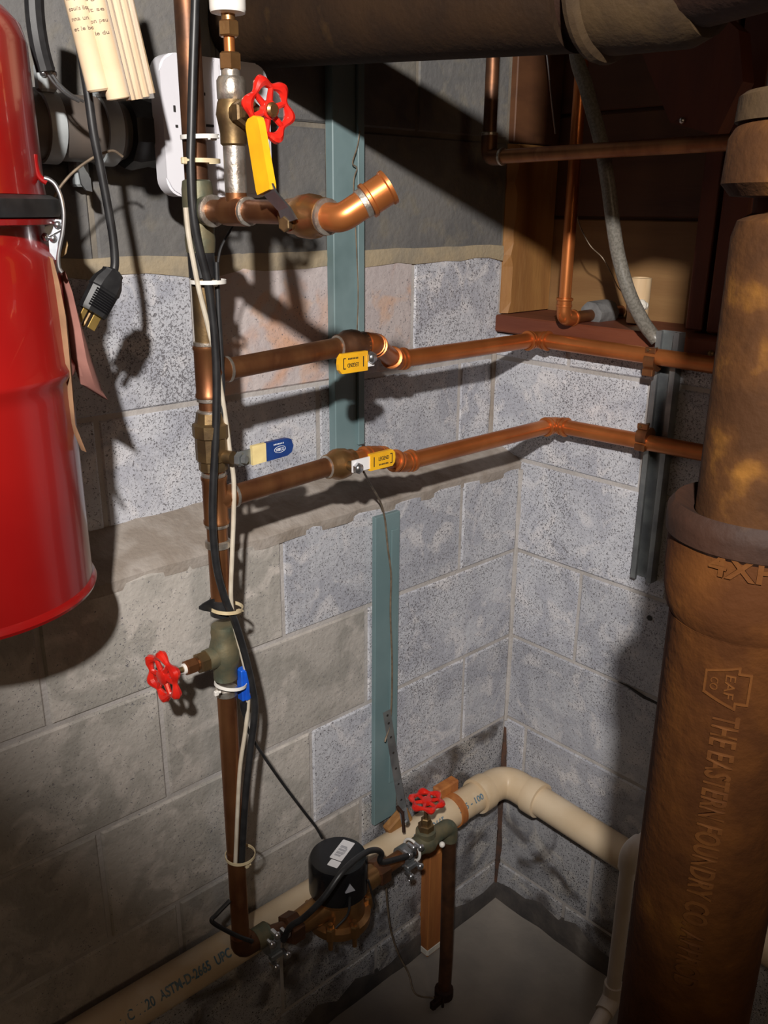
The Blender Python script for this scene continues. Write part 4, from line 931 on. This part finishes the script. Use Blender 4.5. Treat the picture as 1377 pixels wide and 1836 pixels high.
# perforated hanger strap
spts = [PX(693, 1275, y=-.024), PX(697, 1300, y=-.026), PX(705, 1350, y=-.030), PX(713, 1400, y=-.040), PX(722, 1450, y=-.060), PX(727, 1476, y=-.080)]
sp = thing('perforated_strap', 'grey perforated steel hanger strap in front of lower teal board', 'strap', spts[-1])
bm = new(); strip(bm, spts, X_, .0095, .0006, Y_); finish('band', bm, 'steel_dull', sp, smooth=False)
for k in range(9):
    t = .06+.9*k/8*1.0; i = min(int(t*5), 4); q = spts[i].lerp(spts[i+1], t*5-i); bm = new(); lathe(bm, [(.0001, 0), (.0026, 0), (.0026, .0004), (.0001, .0004)], q-Y_*.0008, -Y_, 10); finish('hole', bm, 'ink', sp, smooth=False)
bm = new(); hexnut(bm, spts[-1]+V((0, -.004, .004)), Y_, .006, .003); finish('bolt', bm, 'steel', sp, smooth=False)
bm = new(); tube(bm, [PX(712, 1446, y=-.07), PX(722, 1458, y=-.08), PX(724, 1492, y=-.09)], .0034, 8); tag(finish('hanger_rod', bm, 'rust_dark', None, PX(724, 1492, y=-.09)), 'dark rusty hanger rod under the perforated strap end', 'rod')

# small grey PVC by the soil stack
xw = -.24
qa, qb = PX(1129, 1528, x=xw), PX(1103, 1796, x=xw)
sp2 = thing('condensate_pipe', 'small grey plastic drain pipe with elbows beside the rusty stack', 'pipe', qb)
pA = V((xw, qa.y, qa.z)); pB = V((xw, qa.y, qb.z+.004))
pipe('pipe', [pA, pB], .0134, 'pvc_grey', sp2)
pipe('pipe', [pA+X_*.02+Z_*.0, pA+X_*.225], .0134, 'pvc_grey', sp2)
pipe('pipe', [pB, pB+V((-.18, -.03, -.04))], .0134, 'pvc_grey', sp2)
for q, d1, d2 in ((pA, -Z_, X_), (pB, Z_, V((-.18, -.03, -.04)).normalized())):
    bm = new(); tube(bm, fillet([q+d1*.034, q, q+d2*.034], .018, 8), .0172, 18); finish('elbow', bm, 'pvc_grey', sp2)

# ================================================================== CAST IRON SOIL STACK
SA = PD(1270, 1518, .70); SX, SY = SA.x, SA.y
SR = .0575; SRU = .0475
def zso(px, py, D=.70): return PD(px, py, D).z
soil = thing('soil_stack', 'thick rusty cast iron soil stack with raised foundry lettering', 'pipe', (SX, SY, 0))
hb0, hb1 = zso(1215, 1085), zso(1212, 1040)
lipb, lipt = zso(1212, 942), zso(1215, 885)
bm = new(); lathe(bm, [(SR, -.01), (SR, hb0), (SR+.0005, hb0+.001)], (SX, SY, 0), Z_, 64); barrel = finish('barrel', bm, 'rust', soil)
bm = new(); lathe(bm, [(SR-.002, hb0-.002), (SR+.003, hb0+.006), (SR+.0065, hb1), (SR+.008, hb1+.02), (SR+.008, lipb-.002), (SR+.008, lipb-.001)], (SX, SY, 0), Z_, 64, cap=False); hub = finish('hub', bm, 'rust', soil)
bm = new(); lathe(bm, [(SR+.007, lipb-.002), (SR+.0105, lipb+.002), (SR+.011, lipb+.012), (SR+.0105, lipt-.006), (SR+.006, lipt), (SR+.001, lipt-.002), (SRU+.001, lipt-.008)], (SX, SY, 0), Z_, 64, cap=False); finish('hub_lip', bm, 'rust_dark', soil)
zg = zso(1318, 382)
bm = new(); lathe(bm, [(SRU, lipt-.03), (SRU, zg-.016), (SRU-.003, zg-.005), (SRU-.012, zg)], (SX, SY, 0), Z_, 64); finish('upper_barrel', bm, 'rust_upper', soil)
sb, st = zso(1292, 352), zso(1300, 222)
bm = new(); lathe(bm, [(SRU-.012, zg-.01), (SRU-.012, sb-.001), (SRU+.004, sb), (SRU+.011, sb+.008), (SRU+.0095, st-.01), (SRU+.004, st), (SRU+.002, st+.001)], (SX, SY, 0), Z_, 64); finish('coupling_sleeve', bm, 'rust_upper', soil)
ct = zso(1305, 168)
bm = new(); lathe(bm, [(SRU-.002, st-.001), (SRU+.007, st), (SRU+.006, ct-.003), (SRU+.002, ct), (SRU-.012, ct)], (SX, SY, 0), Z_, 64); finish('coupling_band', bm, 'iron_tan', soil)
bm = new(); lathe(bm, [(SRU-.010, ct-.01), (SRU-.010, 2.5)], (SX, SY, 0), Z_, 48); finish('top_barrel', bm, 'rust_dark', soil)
def facing(px, py, R):   # radial direction of the point on the stack sighted at px,py
    v = ray(px, py); d = V((v.x, v.y)); o = V((CAM.x-SX, CAM.y-SY)); A_ = d.dot(d); B_ = 2*o.dot(d); C_ = o.dot(o)-R*R
    t = (-B_-math.sqrt(max(0, B_*B_-4*A_*C_)))/(2*A_); q = CAM+v*t; return q
t0, t1 = facing(1303, 1282, SR), facing(1228, 1768, SR)
mid = (t0+t1)/2; e_r = V((mid.x-SX, mid.y-SY, 0)).normalized()
t = text_bm('THE EASTERN FOUNDRY CO. APPROD', .027, .0015, abs(t0.z-t1.z), .018); wrap_map(t, (SX, SY, (t0.z+t1.z)/2), Z_, e_r, SR, -1)
finish('raised_lettering', t, 'rust_light', barrel, smooth=False)
# keystone emblem
k0 = facing(1304, 1230, SR); er2 = V((k0.x-SX, k0.y-SY, 0)).normalized()
zk0, zk1 = facing(1300, 1192, SR).z, facing(1300, 1268, SR).z; hk_ = (zk0-zk1)
s = hk_
out = [(-.46, .30), (-.30, .30), (-.30, .46), (.30, .46), (.30, .30), (.46, .30), (.26, -.42), (-.26, -.42)]
out = [(-.50, .20), (-.36, .20), (-.36, .44), (.36, .44), (.36, .20), (.50, .20), (.26, -.46), (-.26, -.46)]
kb = new()
for i in range(len(out)):
    a, b = V((*out[i], 0))*s, V((*out[(i+1) % len(out)], 0))*s; d = (b-a).normalized(); n_ = V((-d.y, d.x, 0))*.0009
    nseg = 4; prev = None
    for j in range(nseg):
        p, q = a.lerp(b, j/nseg)-d*.0008*(j == 0), a.lerp(b, (j+1)/nseg)+d*.0008*(j == nseg-1)
        for zz in (0,):
            vs_ = [kb.verts.new(p+n_), kb.verts.new(q+n_), kb.verts.new(q-n_), kb.verts.new(p-n_)]
            vt = [kb.verts.new(v_.co+V((0, 0, .0013))) for v_ in vs_]
            kb.faces.new(vt); kb.faces.new(list(reversed(vs_)))
            for m_ in range(4): kb.faces.new((vs_[m_], vs_[(m_+1) % 4], vt[(m_+1) % 4], vt[m_]))
for body, yy, sz, wd_ in (('EAF', .05, .30*s, .56*s), ('CO', -.27, .24*s, .30*s)):
    t2 = text_bm(body, sz, .0010, wd_)
    for v_ in t2.verts: v_.co.y += yy*s
    join(kb, t2)
wrap_map(kb, (SX, SY, (zk0+zk1)/2), Z_, er2, SR, -1); finish('foundry_emblem', kb, 'rust_light', barrel, smooth=False)
k1 = facing(1335, 1022, SR+.008); er3 = V((k1.x-SX, k1.y-SY, 0)).normalized()
t = text_bm('4 XH', .026, .0012, .062)
wrap_map(t, (SX, SY, k1.z), Z_, er3, SR+.008, -1)
# this mark reads around the hub
t.free(); t = text_bm('4XH', .024, .0016, .050, .02)
for v_ in t.verts:
    ph = v_.co.x/(SR+.008); e2_ = Z_.cross(er3); v_.co = V((SX, SY, k1.z+v_.co.y)) + (er3*math.cos(ph)+e2_*math.sin(ph))*(SR+.0082+v_.co.z)
finish('raised_mark', t, 'rust_light', hub, smooth=False)

# ================================================================== OVERHEAD IRON PIPE
zI = 1.853; RI = .058
iro = thing('overhead_pipe', 'rusty cast iron pipe running overhead toward the rusty soil stack', 'pipe', (-.58, -.2, zI))
pipe('pipe', [(-.592, .085, zI+.004), (-.555, -.475, zI-.030)], RI, 'iron_pipe', iro, seg=40)
pipe('inner_pipe', [(-.556, -.46, zI-.029), (-.553, -.52, zI-.032)], RI-.008, 'rust_dark', iro, seg=32)
bm = new(); lathe(bm, [(RI-.006, -.004), (RI+.012, .0), (RI+.014, .006), (RI+.012, .012), (RI+.006, .016), (RI+.006, .10), (RI-.002, .12), (RI-.012, .125)], (-.5535, -.500, zI-.030), V((.01, -1, -.03)), 40); finish('hub', bm, 'iron_tan', iro)
pipe('stub', [(-.553, -.58, zI-.034), (-.60, -.74, zI-.03), (SX+.03, SY+.02, zI+.02)], .050, 'rust_dark', iro, rad=.05, seg=28)

# ================================================================== UPPER COPPER, HOSE AND RIM DETAILS
UX = -.16; Ru = .0115
q0, q1 = PX(876, 282, x=UX), PX(1290, 250, x=UX)
uc = thing('overhead_copper', 'dark copper pipe dropping then crossing level before the wooden rim', 'pipe', q0)
pipe('pipe', [(UX, q0.y, 2.5), (UX, q0.y, q0.z+.02)], Ru, 'copper_dark', uc)
pipe('pipe', [(UX, q0.y-.02, q0.z), (UX, -1.0, q0.z+.012)], Ru, 'copper_old', uc)
bm = new(); tube(bm, fillet([(UX, q0.y, q0.z+.036), (UX, q0.y, q0.z), (UX, q0.y-.03, q0.z)], .014, 8), Ru+.0022, 16); finish('elbow', bm, 'copper_dark', uc)
band('solder_ring', (UX, q0.y, q0.z+.037), Z_, Ru+.0028, .003, 'solder', uc); band('solder_ring', (UX, q0.y-.031, q0.z), Y_, Ru+.0028, .003, 'solder', uc)
HX = -.030
c0 = PX(1010, 572, x=HX)
hb = thing('sill_copper', 'bright copper pipe dropping to an elbow through the rim wall', 'pipe', c0)
pipe('pipe', [(HX, c0.y, c0.z+.015), (HX+.0, c0.y+.0, 1.95)], .0112, 'copper_new', hb)
pipe('pipe', [(HX+.018, c0.y, c0.z), (.16, c0.y-.0, c0.z+.002)], .0112, 'copper_old', hb)
bm = new(); tube(bm, fillet([(HX, c0.y, c0.z+.036), (HX, c0.y, c0.z), (HX+.030, c0.y, c0.z)], .016, 8), .0135, 16); e = finish('elbow', bm, 'copper_new', hb)
band('bead', (HX, c0.y, c0.z+.036), Z_, .0155, .003, 'copper_new', e); band('bead', (HX+.030, c0.y, c0.z), X_, .0155, .003, 'copper_new', e); band('bead', (HX, c0.y, c0.z+.024), Z_, .0145, .003, 'copper_new', e)
f0 = V((.055, c0.y, c0.z+.002)); bm = new(); lathe(bm, [(.0120, 0), (.024, .002), (.025, .06), (.0120, .062)], f0, X_, 18)
for v_ in bm.verts: v_.co += V((0, random.uniform(-.002, .002), random.uniform(-.002, .002)))
tag(finish('pipe_insulation', bm, 'foam_grey', None, f0), 'torn grey foam insulation round the copper at the rim wall', 'insulation')
ps = PX(1145, 545, x=.09); 
st2 = thing('pipe_stub', 'off-white pipe stub with foam standing on the sill', 'pipe', (ps.x, ps.y, 1.407))
bm = new(); lathe(bm, [(.018, 1.408), (.0195, 1.409), (.0195, 1.49), (.016, 1.491), (.016, 1.47)], (ps.x, ps.y, 0), Z_, 20); finish('stub', bm, 'stick_wood', st2)
bm = new()
for k in range(9): ball(bm, (ps.x-.012+random.uniform(-.016, .01), ps.y+random.uniform(-.02, .02), 1.435+random.uniform(-.006, .012)), random.uniform(.006, .011), seg=8)
finish('foam', bm, 'foam_white', st2)
hpts = [PX(1018, -60, x=-.10), PX(1030, 60, x=-.10), PX(1052, 160, x=-.10), PX(1076, 250, x=-.095), PX(1090, 330, x=-.09), PX(1099, 400, x=-.085), PX(1109, 460, x=-.07), PX(1128, 525, x=-.056), PX(1152, 575, x=-.035), PX(1168, 598, x=-.020), PX(1178, 610, x=-.0150)]
hpts[0] = hpts[1]+V((0, .02, .25)); 
bm = new(); tube(bm, spline(hpts, 8), .0118, 16); tag(finish('braided_hose', bm, 'hose', None, hpts[-1]), 'translucent braided hose hanging down to the strut channel', 'hose')
bm = new(); tube(bm, spline([PX(1030, 370, x=.0), PX(1040, 405, x=.0), PX(1058, 440, x=.0), PX(1080, 462, x=.02), PX(1096, 490, x=.02), PX(1108, 515, x=.03), PX(1122, 530, x=.04)]), .0010, 6); tag(finish('loose_wire', bm, 'wire_bare', None, PX(1122, 530, x=.04)), 'thin loose wire dangling beside the braided hose', 'wire')
bm = new(); tube(bm, spline([PX(978, 80, x=.06), PX(984, 130, x=.06), PX(990, 190, x=.06), PX(996, 240, x=.06)]), .0016, 6); tag(finish('loose_wire', bm, 'steel', None, PX(996, 240, x=.06)), 'short pale wire hanging against the dark rim boards', 'wire')
# red wooden gusset
gx = -.02; g0 = PX(1180, 95, x=gx)
def G(px, py): q = PX(px, py, x=gx)-g0; return (-q.y, q.z)
bm = new(); prism(bm, [G(*q) for q in ((1172, 100), (1240, 78), (1272, 78), (1318, 36), (1345, 60), (1352, 150), (1305, 245), (1222, 222), (1196, 160))], g0, -Y_, Z_, .035)
tag(finish('wooden_gusset', bm, 'wood_red', None, g0, smooth=False), 'dark red wooden gusset plate behind the top of the rusty stack', 'bracket')
bm = new(); ball(bm, PX(1223, 216, x=gx-.038), .005); tag(finish('nail_head', bm, 'steel', None, PX(1223, 216, x=gx-.038)), 'bright nail head at the corner of the red gusset', 'nail')
bm = new(); ball(bm, PX(1275, 634, x=-.008), .006); tag(finish('screw_head', bm, 'brass_dull', None, PX(1275, 634, x=-.008)), 'brass screw head on the sill near the rusty stack', 'screw')
